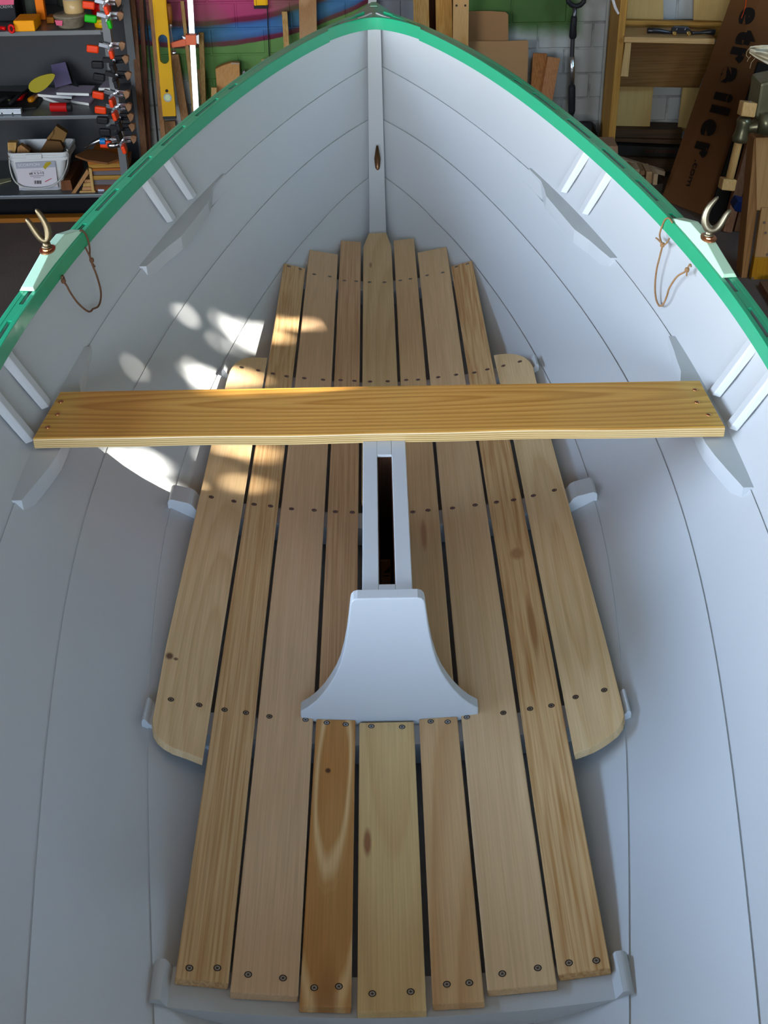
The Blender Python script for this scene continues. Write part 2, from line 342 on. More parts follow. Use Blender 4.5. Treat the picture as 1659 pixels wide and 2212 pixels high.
for i in range(15000):
    c = V((g2.uniform(3.4, 4.4), g2.uniform(2.4, 4.6), g2.uniform(1.2, 3.1)))
    ok = True
    for (T, r) in rays:
        q = c-T; d = (q - SUN*q.dot(SUN)).length
        if d < r+.03: ok = False; break
    if not ok: continue
    a = V((g2.gauss(0, 1), g2.gauss(0, 1), g2.gauss(0, 1))).normalized(); bb = a.orthogonal().normalized(); bb = Matrix.Rotation(g2.uniform(0, 6.28), 3, a) @ bb
    l, ww = .06, .033
    lv.add([c-a*l, c-a*l*.2+bb*ww, c+a*l, c-a*l*.2-bb*ww], [(0, 1, 2, 3)])
me = bpy.data.meshes.new('m'); me.from_pydata([tuple(v) for v in lv.v], [], lv.f)
fo = link('foliage', me, mat('green_leaves', (.07, .16, .03), .5, noise=.3), tree); fo['kind'] = 'stuff'

# ------------------------------------------------------------------ the boat
boat = thing('rowing_boat', 'pale blue wooden rowing boat with green gunwales filling the view', 'boat', (0, 2.2, -.12))
zs = lambda y: .35+.11*((y-1.5)/2.82)**2
z1 = lambda y: .215+.13*((y-1.4)/2.874)**2
z2 = lambda y: .12+.09*((y-1.4)/2.766)**2
z3 = lambda y: float(np.interp(y, [.3, .9, 1.2, 1.6, 2, 2.8, 3.3, 3.7, 4.03], [.05, .026, .024, .034, .044, .042, .037, .042, .07]))
z4 = lambda y: float(np.interp(y, [.3, 1.2, 2, 2.8, 3.3, 3.7, 3.9], [.0, -.035, -.045, -.045, -.038, -.030, -.022]))
z5 = lambda y: float(np.interp(y, [.3, 1.2, 2, 2.8, 3.4, 3.75], [-.05, -.085, -.09, -.085, -.06, -.03]))
NB = {0: [(4.325, .02), (4.18, .135), (3.96, .26), (3.745, .355), (3.525, .432), (3.365, .482), (3.24, .521), (3.05, .577), (2.95, .598), (2.77, .633), (2.575, .662), (2.43, .680), (2.28, .690), (2.13, .698), (1.8, .697), (1.5, .683), (1.2, .657), (.8, .605), (.3, .52)],
      1: [(4.273, .022), (4.02, .168), (3.755, .294), (3.49, .398), (3.36, .437), (3.1, .505), (2.88, .556), (2.68, .593), (2.48, .619), (2.36, .631), (2.13, .642), (1.93, .642), (1.78, .637), (1.5, .622), (1.1, .58), (.7, .52), (.3, .43)],
      2: [(4.158, .022), (3.94, .150), (3.63, .273), (3.32, .370), (3.2, .40), (3.0, .449), (2.84, .480), (2.67, .51), (2.56, .524), (2.25, .549), (2.0, .548), (1.8, .536), (1.5, .511), (1.33, .488), (1.18, .463), (.7, .38), (.3, .28)],
      3: [(4.022, .022), (3.885, .097), (3.725, .165), (3.58, .207), (3.44, .250), (3.2, .302), (3.03, .337), (2.855, .366), (2.76, .380), (2.4, .413), (2.25, .417), (2.0, .416), (1.8, .403), (1.48, .366), (1.17, .325), (.7, .24), (.3, .16)],
      4: [(3.80, .018), (3.68, .045), (3.3, .14), (2.8, .20), (2, .24), (1.2, .20), (.7, .14), (.3, .09)],
      5: [(3.75, .018), (.3, .018)]}
ZF = [zs, z1, z2, z3, z4, z5]
PF = {}
for k in range(5):
    a = np.array(NB[k]); w_ = np.ones(len(a)); w_[0] = 6
    PF[k] = np.polyfit(a[:, 0]-2.3, a[:, 1], 6 if k < 4 else 4, w=w_)
def bk(k, y): return .018 if k == 5 else max(.006 if y > NB[k][0][0] else .016, float(np.polyval(PF[k], y-2.3)))
YE = [NB[k][0][0] for k in range(6)]
YA = .3
def kp(k, s): y = YA+(YE[k]-YA)*s; return (bk(k, y), y, ZF[k](y))
GO = .019           # how far the planking stands outboard of the inwale's inner face
def nrm(y):
    e = .01; db = bk(0, y+e)-bk(0, y-e); l = math.hypot(2*e, db); return (2*e/l, -db/l)
for side in (-1, 1):
    for k in range(5):
        N = 72; vs = []; fs = []; t_ = .006
        for i in range(N+1):
            s = i/N; s = (1-(1-s)**1.15)*(1.006 if k < 5 else 1)
            a = list(kp(k, s)); c = list(kp(k+1, s))
            if k == 0:
                nx, ny = nrm(a[1]); f = max(0, min(1, (1-s)*8)); a = [a[0]+nx*GO*f, a[1]+ny*GO*f, a[2]]; a0 = a
            db, dz = c[0]-a[0], c[2]-a[2]; l = math.hypot(db, dz) or 1; db /= l; dz /= l; nb_, nz_ = -dz, db
            nb_ = abs(nb_) if abs(dz) > .02 else nb_
            if nz_ > 0: nz_ = -nz_
            e = .012 if k < 4 else 0; q = .0013 if k < 4 else 0
            inner_t = (a[0], a[1], a[2]); inner_b = (c[0]+nb_*q+db*e, c[1], c[2]+nz_*q+dz*e)
            col = []
            if k == 0: col.append((a[0], a[1], a[2]+.032))
            for f in (0, .25, .5, .75, 1):
                cm = .006*4*f*(1-f)*(1 if k < 4 else 0)
                col.append(tuple(inner_t[j]*(1-f)+inner_b[j]*f+(nb_*cm if j == 0 else nz_*cm if j == 2 else 0) for j in range(3)))
            out = [(p[0]+nb_*t_, p[1], p[2]+nz_*t_) for p in reversed(col)]
            ring = col+out; R_ = len(ring)
            vs += [(side*p[0], p[1], p[2]) for p in ring]
        for i in range(N):
            for j in range(R_): fs.append((i*R_+j, i*R_+(j+1) % R_, (i+1)*R_+(j+1) % R_, (i+1)*R_+j))
        fs.append(tuple(range(R_))); fs.append(tuple(range(N*R_, (N+1)*R_)))
        link('hull_plank', raw(vs, fs), paint, boat, smooth=True)
for o in [o for o in boat.children if o.name.startswith('hull_plank')]:
    md = o.modifiers.new('split', 'EDGE_SPLIT'); md.split_angle = math.radians(35)
# transom
tr = [(-.52, .3, .42), (-.40, .3, .46), (0, .3, .48), (.40, .3, .46), (.52, .3, .42), (.43, .3, .23), (.28, .3, .14), (.16, .3, .07), (.09, .3, 0), (0, .3, -.06), (-.09, .3, 0), (-.16, .3, .07), (-.28, .3, .14), (-.43, .3, .23)]
MB().prism(tr, (0, -.02, 0)).build('transom', paint, boat, bevel=.002)
# keel
w = MB()
for (ya, yb) in ((.3, 1.62), (2.06, 3.76)):
    for i in range(12):
        y0 = ya+(yb-ya)*i/12; y1 = ya+(yb-ya)*(i+1)/12
        w.hexa([(x, y, z5(y)+dz) for dz in (-.05, -.005) for x, y in ((-.019, y0), (.019, y0), (.019, y1), (-.019, y1))])
for sx_ in (-1, 1):
    w.box((sx_*.022+.005, 1.84, -.11), (.012, .46, .05))
w.build('keel', paint, boat)
# stem
cen = [(3.70, -.03), (3.86, .0), (4.0, .062), (4.09, .14), (4.155, .21), (4.225, .29), (4.275, .36), (4.312, .43), (4.325, .468)]
cen = [(float(a), float(b)) for a, b in zip(np.interp(np.linspace(0, 8, 33), range(9), [c[0] for c in cen]), np.interp(np.linspace(0, 8, 33), range(9), [c[1] for c in cen]))]
for _ in range(6): cen = [cen[0]]+[((cen[i-1][0]+2*cen[i][0]+cen[i+1][0])/4, (cen[i-1][1]+2*cen[i][1]+cen[i+1][1])/4) for i in range(1, 32)]+[cen[-1]]
w = MB()
for i in range(len(cen)-1):
    p8 = []
    for k_, hw in ((0, 0), (1, 0)): pass
    (ya, za), (yb, zb_) = cen[i], cen[i+1]; t0 = V((0, yb-ya, zb_-za)).normalized(); nn = V((0, t0.z, -t0.y))
    def sec(y, z, j):
        tt_ = V((0, cen[min(j+1, len(cen)-1)][0]-cen[max(j-1, 0)][0], cen[min(j+1, len(cen)-1)][1]-cen[max(j-1, 0)][1])).normalized(); n_ = V((0, tt_.z, -tt_.y))
        f = j/(len(cen)-1); h = .0255*(1-f)+.0205*f
        p = V((0, y, z)); inn = p-n_*.012; ou = p+n_*.06
        return [V((-h, inn.y, inn.z)), V((h, inn.y, inn.z)), V((h*.95, ou.y, ou.z)), V((-h*.95, ou.y, ou.z))]
    sa, sb2 = sec(ya, za, i), sec(yb, zb_, i+1)
    for j in range(4): w.add([sa[j], sa[(j+1) % 4], sb2[(j+1) % 4], sb2[j]], [(0, 1, 2, 3)])
me_ = raw(w.v, w.f); bm = bmesh.new(); bm.from_mesh(me_); bmesh.ops.remove_doubles(bm, verts=bm.verts, dist=1e-5); bmesh.ops.recalc_face_normals(bm, faces=bm.faces); bm.to_mesh(me_); bm.free()
so2 = link('stem', me_, paint, boat, smooth=True); so2.modifiers.new('split', 'EDGE_SPLIT').split_angle = math.radians(40)
# gunwales
def sweep(side, y0, y1, o0, o1, h0, h1, N=None, w=None):
    w = w or MB(); N = N or max(2, int((y1-y0)/.05)); vs = []; fs = []
    for i in range(N+1):
        y = y0+(y1-y0)*i/N; nx, ny = nrm(y); b0 = bk(0, y); z = zs(y)
        for o_, h in ((o0, h0), (o0, h1), (o1, h1), (o1, h0)): vs.append((side*(b0+nx*o_), y+ny*o_, z+h))
    for i in range(N):
        for j in range(4): fs.append((i*4+j, i*4+(j+1) % 4, (i+1)*4+(j+1) % 4, (i+1)*4+j))
    fs += [(0, 1, 2, 3), (N*4, N*4+1, N*4+2, N*4+3)]
    return w.add(vs, fs)
GH = .036
for side in (-1, 1):
    inw = sweep(side, .3, 4.17, 0, .010, 0, GH, 90).build('inwale', green, boat, bevel=.0012)
    ouw = sweep(side, .3, 4.34, GO+.0062, GO+.0175, .002, GH-.0005, 90).build('outwale', green, boat, bevel=.0015)
    sweep(side, .3, 4.30, GO-.0002, GO+.0063, .0325, GH-.0008, 90).build('sheer_capping', green, boat)
    edges = [.3, .55, .75, .95, 1.15, 1.35, 1.55, 1.75, 1.94, 2.135, 2.33, 2.60, 2.80, 3.0, 3.205, 3.415, 3.62]
    for c in edges[1:]:
        hw = .036 if abs(c-2.6) > .01 else .1
        sweep(side, c-hw, c+hw, .0098, GO+.0003, .0, GH-.0005, 3).build('spacer', green, boat)
    sweep(side, 3.70, 4.20, .0098, GO+.0003, .0, GH-.0005, 10).build('spacer', green, boat)
# breasthook and stem head
zt2 = zs(4.2)+.001
outl = [(905, 63), (898, 58), (880, 47), (862, 37), (845, 28), (830, 19), (819, 12)]
op = sorted([(abs(PZ(u, v, zt2+GH).x)-.004, PZ(u, v, zt2+GH).y) for u, v in outl]+[(0, 4.49)])
w = MB(); vs = []; fs = []; K_ = 20
for i in range(-K_, K_+1):
    x = .142*i/K_; ya = 4.305-.142*(abs(i)/K_)**1.7; yb = max(ya+.012, float(np.interp(abs(x), [q[0] for q in op], [q[1] for q in op]))+.010)
    zc = .006*max(0, 1-abs(x)/.1)
    vs += [(x, ya, zt2), (x, yb, zt2), (x, yb, zt2+GH+.0015+zc), (x, ya, zt2+GH+.0015)]
for i in range(2*K_):
    for j in range(4): fs.append((i*4+j, i*4+(j+1) % 4, (i+1)*4+(j+1) % 4, (i+1)*4+j))
fs += [(0, 1, 2, 3), (8*K_, 8*K_+1, 8*K_+2, 8*K_+3)]
w.add(vs, fs).build('breasthook', green, boat, bevel=.0015)
MB().hexa([(-.012, 4.455, .44), (.012, 4.455, .44), (.009, 4.49, .44), (-.009, 4.49, .44), (-.013, 4.44, zt2+GH+.007), (.013, 4.44, zt2+GH+.007), (.010, 4.488, zt2+GH+.010), (-.010, 4.488, zt2+GH+.010)]).build('stem_head', green, boat, bevel=.003)
# risers under the thwarts
def riser(side, pts, th):
    # pts : (y, inner b) ; the outer side follows the plank
    w = MB(); n_ = len(pts); vs = []; fs = []
    for (y, bi) in pts:
        z = z1(y)+.004; bo = bk(1, y)+.004; bi = min(bi, bo-.004)
        vs += [(side*bi, y, z), (side*(bo+.012), y, z), (side*(bo-.02), y, z-th), (side*(bi-.001), y, z-th)]
    for i in range(n_-1):
        for j in range(4): fs.append((i*4+j, i*4+(j+1) % 4, (i+1)*4+(j+1) % 4, (i+1)*4+j))
    fs += [(0, 1, 2, 3), (n_*4-4, n_*4-3, n_*4-2, n_*4-1)]
    return w.add(vs, fs).build('thwart_riser', paint, boat)
for side in (-1, 1):
    riser(side, [(1.925, .630), (1.98, .616), (2.03, .604), (2.075, .596), (2.12, .594), (2.3, .594), (2.35, .605), (2.40, .606), (2.44, .608), (2.50, .6085)], .034)
    riser(side, [(2.89, .545), (2.94, .527), (2.99, .510), (3.055, .482), (3.26, .436), (3.30, .436), (3.36, .433), (3.445, .420)], .034)
    for yc in (2.112, 2.237, 3.125, 3.262):
        w = MB(); vs = []
        for (zf, dz) in ((0, -.002), (1, .018)):
            for (dy, o_) in ((-.022, .0), (.022, .0), (.010, -.017), (-.012, -.017)):
                y = yc+dy; zb_ = z1(y)+dz if zf else zs(y)
                if zf: b_ = bk(1, y)+(bk(0, y)+GO-bk(1, y))*dz/(zs(y)-z1(y)); 
                else: b_ = bk(0, y)+GO
                vs.append((side*(b_+.003+(o_ if zf == 0 else o_*.7)), y, zb_))
        w.add(vs, BOXF).build('half_rib', paint, boat, bevel=.002)

# floor boards, dished to the hull
dcf = lambda y: float(np.interp(y, [2.6, 3.45], [.37, .65]))
def dish(x, y): return dcf(y)*x*x
BT = .014
W_ = {}
W_['pale_maple_a'] = wood('pine_pale_a', (.56, .42, .265), (.42, .27, .14), 'cath', 18, 3, .10, off=(0, 0, 0), centre=(-.30, 1.75), mix=.45, knots=[(-.362, 1.705, .0065, (.10, .05, .03), 1.4), (-.351, 1.70, .004, (.12, .07, .04), 1)])
W_['plain_l'] = wood('pine_plain_left', (.53, .375, .25), (.45, .30, .18), 'plain', 20, 3, .05, off=(.3, .5, 0))
W_['line_l3'] = wood('pine_lined_left', (.53, .375, .22), (.36, .205, .085), 'line', 28, 1.6, .03, off=(.13, .2, 0), mix=.8)
W_['line_l1'] = wood('pine_close_grained', (.50, .335, .21), (.36, .21, .11), 'line', 42, 1.0, .02, off=(.7, .1, 0), mix=.8)
W_['cath_l1'] = wood('pine_flame_figured', (.40, .20, .065), (.60, .42, .23), 'cath', 10, 1.6, .13, centre=(-.084, 1.47), mix=1.1, knots=[(-.084, 1.02, .017, (.36, .17, .055), 6.5), (-.092, 1.475, .0045, (.05, .02, .012), 1.3)], ramp=(.66, .80))
W_['p0'] = wood('pine_yellow_centre', (.56, .42, .225), (.46, .30, .14), 'cath', 12, 3, .08, centre=(.01, 1.9), mix=.55, knots=[(-.031, 1.33, .006, (.28, .11, .05), 4.5)])
W_['p0f'] = wood('pine_yellow_forward', (.52, .39, .235), (.42, .28, .15), 'cath', 14, 3, .07, centre=(.03, 2.9), mix=.5, knots=[(-.022, 3.48, .004, (.30, .16, .09), 5)])
W_['r1a'] = wood('pine_orange_board', (.52, .35, .20), (.40, .22, .095), 'cath', 13, 3, .06, centre=(.12, .6), mix=.6)
W_['r1f'] = wood('pine_mottled_board', (.52, .37, .225), (.42, .26, .135), 'plain', 12, 5, .08, off=(.5, .1, 0), mix=1.4, knots=[(.08, 2.12, .006, (.40, .21, .10), 9)])
W_['r2'] = wood('pine_plain_right', (.55, .40, .255), (.45, .295, .16), 'plain', 16, 3, .05, off=(.9, .3, 0), mix=1.6)
W_['r3'] = wood('pine_strong_figured', (.53, .365, .20), (.35, .18, .065), 'line', 17, 4, .05, off=(.37, .9, 0), mix=.9, knots=[(.252, 2.02, .013, (.38, .2, .085), 1.5), (.258, 1.80, .007, (.33, .16, .06), 12)])
W_['r3b'] = W_['r3']
W_['r4'] = wood('pine_pale_right', (.56, .42, .26), (.45, .30, .155), 'cath', 16, 3, .07, centre=(.33, 1.9), mix=.6)
def ip(tab, y): a = sorted(tab); return float(np.interp(y, [q[0] for q in a], [q[1] for q in a]))
TH_ = {}
def dens(a):
    a = [V((p[0], p[1], 0)) for p in a]; out = []
    for i in range(len(a)-1):
        p0, p1, p2, p3 = a[max(i-1, 0)], a[i], a[i+1], a[min(i+2, len(a)-1)]
        for j in range(5):
            t = j/5; q_ = .5*((2*p1)+(-p0+p2)*t+(2*p0-5*p1+4*p2-p3)*t*t+(-p0+3*p1-3*p2+p3)*t**3)
            if (p2-p1).length > .12: q_ = p1.lerp(p2, t)
            out.append((q_.x, q_.y))
    return out+[(a[-1].x, a[-1].y)]
def board(name, Lt, Rt, y0, y1, m, rows, dense=False, skew=(0, 0), label=None):
    ys = [y0+(y1-y0)*i/26 for i in range(27)]
    if dense: ys = sorted(set([y0+.0009*j*j for j in range(1, 11)]+[y1-.0009*j*j for j in range(1, 11)]+[y for y in ys if y0+.092 < y < y1-.092]+[y0+.0003, y1-.0003]))
    vs = []; fs = []
    for y in ys:
        xa, xb = ip(Lt, y), ip(Rt, y)
        f = (y-y0)/(y1-y0)
        yl = y+skew[0]*(1-f); yr = y+skew[1]*(1-f)
        za, zb_ = dish(xa, y), dish(xb, y)
        n_ = V((-(zb_-za), 0, xb-xa)).normalized()*BT
        vs += [V((xa, yl, za)), V((xb, yr, zb_)), V((xb, yr, zb_))-n_, V((xa, yl, za))-n_]
    for i in range(len(ys)-1):
        for j in range(4): fs.append((i*4+j, i*4+(j+1) % 4, (i+1)*4+(j+1) % 4, (i+1)*4+j))
    e = len(ys)*4; fs += [(0, 1, 2, 3), (e-4, e-3, e-2, e-1)]
    bo = link('floorboard', raw(vs, fs), m, boat, bevel=.0018)
    if label: bo['label'] = label
    for (ry, fa) in rows:
        for q in fa:
            xa, xb = ip(Lt, ry), ip(Rt, ry); x = xa+(xb-xa)*q; za, zb_ = dish(xa, ry), dish(xb, ry); z = za+(zb_-za)*q
            sl = math.atan2(zb_-za, xb-xa); R_ = Matrix.Rotation(-sl, 3, 'Y')
            yy = ry+(rnd()-.5)*.006
            w = MB(); c0 = V((x, yy, z)); up_ = R_ @ V((0, 0, 1))
            def ring_(r0, h0, r1, h1, mi, n=14):
                vv = []; ff = []
                for (r, h) in ((r0, h0), (r1, h1)):
                    for j in range(n):
                        a = 2*math.pi*j/n; vv.append(c0+R_ @ V((r*math.cos(a), r*math.sin(a), h)))
                for j in range(n): ff.append((j, (j+1) % n, n+(j+1) % n, n+j))
                w.add(vv, ff, mi)
            ring_(.0052, .0003, .0040, .0004, 1); ring_(.0040, .0004, .0038, .0001, 1)
            vv = [c0+R_ @ V((.0038*math.cos(2*math.pi*j/14), .0038*math.sin(2*math.pi*j/14), .0002)) for j in range(14)]
            w.add(vv, [tuple(range(14))], 0)
            an = rnd()*1.5
            for kx in (0, math.pi/2):
                Rz = R_ @ Matrix.Rotation(an+kx, 3, 'Z')
                w.box(c0+up_*.0003, (.0042, .0009, .0004), 1, rot=Rz)
            w.build('screw', [screwm, darkm], bo, local=True)
    return bo
RW = [1.092, 1.588, 2.205, 2.77]
Q = (.24, .76)
def rows(*ys, q=Q): return [(y, q) for y in ys]
board('a', [(1.04, -.044), (1.6, -.044)], [(1.04, .0445), (1.6, .0445)], 1.045, 1.586, W_['p0'], rows(1.073, 1.576, q=(.22, .78)))
board('b', [(2.25, -.043), (3.62, -.043), (3.728, -.027)], [(2.25, .042), (3.62, .039), (3.728, .026)], 2.25, 3.728, W_['p0f'], rows(2.775, 3.36, q=(.22, .72)))
board('c', [(1.6, -.112), (2.75, -.110), (3.656, -.109)], [(1.6, -.049), (3.656, -.050)], 1.60, 3.656, W_['line_l1'], rows(2.205, 2.773, 3.365, q=(.25, .8)))
board('d', [(1.05, -.118), (1.59, -.114)], [(1.05, -.0515), (1.59, -.050)], 1.052, 1.592, W_['cath_l1'], rows(1.082, 1.583, q=(.27, .75)), label='floorboard with bold orange flame figure and a small knot')
board('e', [(1.067, -.207), (1.76, -.207), (2.75, -.201), (3.545, -.196)], [(1.067, -.120), (2.75, -.116), (3.545, -.115)], 1.067, 3.545, W_['plain_l'], rows(1.094, 2.205, 2.771, 3.375)+[(1.590, (.2, .86))])
board('f', [(1.08, -.278), (1.75, -.277), (2.72, -.269), (3.4, -.261)], [(1.08, -.210), (1.76, -.212), (2.74, -.208), (3.41, -.202)], 1.08, 3.405, W_['line_l3'], rows(1.10, 1.592, 2.205, 2.77, 3.39))
LO = [(1.478, -.284), (1.487, -.309), (1.495, -.336), (1.514, -.358), (1.545, -.368), (1.58, -.369), (1.72, -.371), (2.4, -.362), (2.67, -.356), (2.757, -.349), (2.803, -.333), (2.827, -.312), (2.843, -.272)]
LO = dens(LO)
LI = [(1.478, -.2835), (1.747, -.282), (2.43, -.278), (2.843, -.2715)]
RO = [(1.475, .288), (1.482, .315), (1.493, .337), (1.51, .36), (1.531, .371), (1.558, .374), (1.70, .373), (2.38, .361), (2.68, .357), (2.745, .355), (2.789, .341), (2.815, .321), (2.829, .299), (2.835, .274)]
RO = dens(RO)
RI = [(1.475, .2875), (1.73, .287), (2.43, .284), (2.835, .2735)]
board('g', LO, LI, 1.478, 2.843, W_['pale_maple_a'], rows(1.60, 2.208, 2.772, q=(.26, .78)), dense=True, label='outer left floorboard with rounded ends')
board('h', [(1.6, .044), (1.92, .045), (2.75, .048), (3.663, .046)], [(1.6, .114), (2.46, .112), (2.75, .109), (3.663, .106)], 1.60, 3.663, W_['r1f'], rows(2.205, 2.773, 3.365, q=(.22, .68)))
board('i', [(1.05, .0525), (1.59, .053)], [(1.05, .119), (1.34, .117), (1.59, .115)], 1.054, 1.592, W_['r1a'], rows(1.085, 1.583, q=(.3, .74)))
board('j', [(1.06, .124), (1.34, .122), (1.76, .121), (2.75, .118), (3.55, .113)], [(1.07, .213), (1.75, .210), (2.45, .206), (2.72, .200), (3.55, .196)], 1.07, 3.55, W_['r2'], rows(1.094, 2.205, 2.771, 3.375)+[(1.590, (.1, .76))])
board('k', [(1.08, .216), (1.75, .217), (2.45, .211), (2.72, .209), (3.41, .201)], [(1.08, .283), (1.73, .282), (2.43, .277), (2.7, .269), (3.4, .259)], 1.083, 3.402, W_['r3'], rows(1.10, 1.592, 2.205, 2.77, 3.39))
board('l', RI, RO, 1.475, 2.835, W_['r4'], rows(1.60, 2.208, 2.772, q=(.22, .75)), dense=True, label='outer right floorboard with rounded ends')

# bearers under the boards
def bearer(y0, y1, hw, e0, hgt=.042):
    N = 80; vs = []; fs = []
    for i in range(N+1):
        q = math.sin((i/N-.5)*math.pi); q = math.copysign(1-(1-abs(q))**1.15, q); x = hw*q; z = dish(x, (y0+y1)/2)-BT
        rr = .012; ex = hw-abs(x); z += .013*max(0, min(1, (abs(x)-e0)/.008)); top = z
        if ex < rr: top = z-(rr-math.sqrt(max(0, rr*rr-(rr-ex)**2)))
        bot = dish(x, (y0+y1)/2)-BT-hgt
        vs += [(x, y0, bot), (x, y0, top), (x, y1, top), (x, y1, bot)]
    # more points at the rounded ends
    for i in range(N):
        for j in range(4): fs.append((i*4+j, i*4+(j+1) % 4, (i+1)*4+(j+1) % 4, (i+1)*4+j))
    fs += [(0, 1, 2, 3), (N*4, N*4+1, N*4+2, N*4+3)]
    link('floor_bearer', raw(vs, fs), paint, boat, bevel=.002)
bearer(1.046, 1.108, .309, .285); bearer(1.548, 1.60, .387, .374); bearer(2.17, 2.225, .424, .371); bearer(2.745, 2.795, .372, .358); bearer(3.335, 3.40, .262, .3)

# centreboard case
CX = .005
zt = .235
w = MB()
w.box((CX-.0265, 1.86, .07), (.0265, .53, zt*2-.14)); w.box((CX+.0265, 1.86, .07), (.0265, .53, zt*2-.14))
case = thing_case = None
cl = MB().box((CX-.026, 1.862, .0725), (.026, .532, .325)).build('case_side', paint, boat, bevel=.0012)
cr2 = MB().box((CX+.026, 1.862, .0725), (.026, .532, .325)).build('case_side', paint, boat, bevel=.0012)
MB().box((CX, 1.62, .0725), (.026, .048, .3255)).build('case_end_post', paint, boat, bevel=.0008)
MB().box((CX, 2.083, .0725), (.026, .09, .3255)).build('case_end_post', paint, boat, bevel=.0008)
# knee (bulkhead) at the after end of the case
half = [(.046, .247), (.052, .245), (.0560, .240), (.0575, .232), (.0605, .205), (.0645, .175), (.0695, .147), (.076, .120), (.084, .098), (.0935, .079), (.104, .061), (.117, .044), (.130, .031), (.144, .021), (.144, .006), (.10, -.010), (.0, -.012)]
poly = [(CX+x, 1.592, z) for x, z in half]+[(CX-x, 1.592, z) for x, z in reversed(half[:-1])]
MB().prism(poly, (0, .024, 0)).build('case_knee', paint, boat, bevel=.002, seg=3)

# cleat on the stem
c0 = PZ(811, 345, .11); c0 = V((.003, 4.052, .112))
tdir = V((0, .6, .8)); nn = V((0, -.8, .6))
cm = mat('brown_bronze_cleat', (.16, .085, .045), .4, 1)
MB().tube([c0-tdir*.042+nn*.012, c0-tdir*.02+nn*.016, c0+nn*.018, c0+tdir*.02+nn*.017, c0+tdir*.042+nn*.02], [.0055, .0085, .0105, .0075, .0035], 10).tube([c0-nn*.004, c0+nn*.016], [.013, .009], 10).tube([c0-tdir*.02-nn*.004, c0-tdir*.018+nn*.014], [.008, .006], 8).build('cleat', cm, boat, smooth=True)

# thwart
ash = wood('varnished_ash', (.70, .375, .085), (.46, .20, .03), 'cath', 22, 3.0, .07, centre=(.06, 2.215), axis='X', rough=.3, coat=.6, mix=.75, fine=.16, off=(0, 0, 0))
ash_edge = wood('varnished_ash_edge', (.66, .47, .20), (.40, .22, .07), 'line', 60, 1.2, .03, axis='Z', rough=.3, coat=.5)
# edge grain runs along X : stripes across Z
def ash_edge_mat():
    m = bpy.data.materials.new('varnished_ash_edge_grain'); m.use_nodes = True; n = m.node_tree; b = n.nodes['Principled BSDF']; b.inputs['Roughness'].default_value = .3; b.inputs['Coat Weight'].default_value = .5
    t = n.nodes.new('ShaderNodeTexCoord'); mp = n.nodes.new('ShaderNodeMapping'); mp.inputs['Scale'].default_value = (.06, 1, 1); n.links.new(t.outputs['Object'], mp.inputs[0])
    wv = n.nodes.new('ShaderNodeTexWave'); wv.bands_direction = 'Z'; wv.inputs['Scale'].default_value = 75; wv.inputs['Distortion'].default_value = 5; wv.inputs['Detail'].default_value = 3; wv.inputs['Detail Scale'].default_value = .4; n.links.new(mp.outputs[0], wv.inputs[0])
    r = n.nodes.new('ShaderNodeValToRGB'); r.color_ramp.elements[0].color = (.36, .20, .06, 1); r.color_ramp.elements[0].position = .05; r.color_ramp.elements[1].color = (.68, .49, .22, 1); r.color_ramp.elements[1].position = .45
    n.links.new(wv.outputs['Fac'], r.inputs[0]); n.links.new(r.outputs[0], b.inputs['Base Color']); return m
ash_edge = ash_edge_mat()
N = 60; vs = []; fs = []; mi = []
for i in range(N+1):
    f = i/N; xa = -.641*(1-f)+.632*f; xb = -.626*(1-f)+.624*f
    wv_ = .0018*math.sin(f*11)+.0012*math.sin(f*27+1); z = .252
    prof = [(0, 0), (0, .0165), (.0012, .0190), (.0035, .0205), (1, .0205), (1, 0)]
    for (q, h) in prof:
        ya = 2.088+wv_; yb = 2.272
        if q == 1: vs.append((xb, yb, z-.0205+h))
        else: vs.append((xa+(xb-xa)*q, ya+(q if q < 1 else 0), z-.0205+h))
for i in range(N):
    for j in range(6):
        fs.append((i*6+j, i*6+(j+1) % 6, (i+1)*6+(j+1) % 6, (i+1)*6+j)); mi.append(1 if j in (0, 1) else 0)
fs += [tuple(range(6)), tuple(range(N*6, N*6+6))]; mi += [1, 1]
thw = link('thwart', raw(vs, fs, mi), [ash, ash_edge], boat, bevel=.001)
thw['label'] = 'varnished golden ash plank seat across the boat'
for (u, v) in [(131, 868), (124, 895), (103, 923), (1502, 842), (1506, 869), (1531, 896)]:
    p = PZ(u, v, .252)
    MB().lathe((p.x, p.y, .2515), [(.0055, 0), (.005, .0012), (.0032, .0022), (.001, .0026)], 14).build('rivet', copper, thw, local=True, smooth=True)

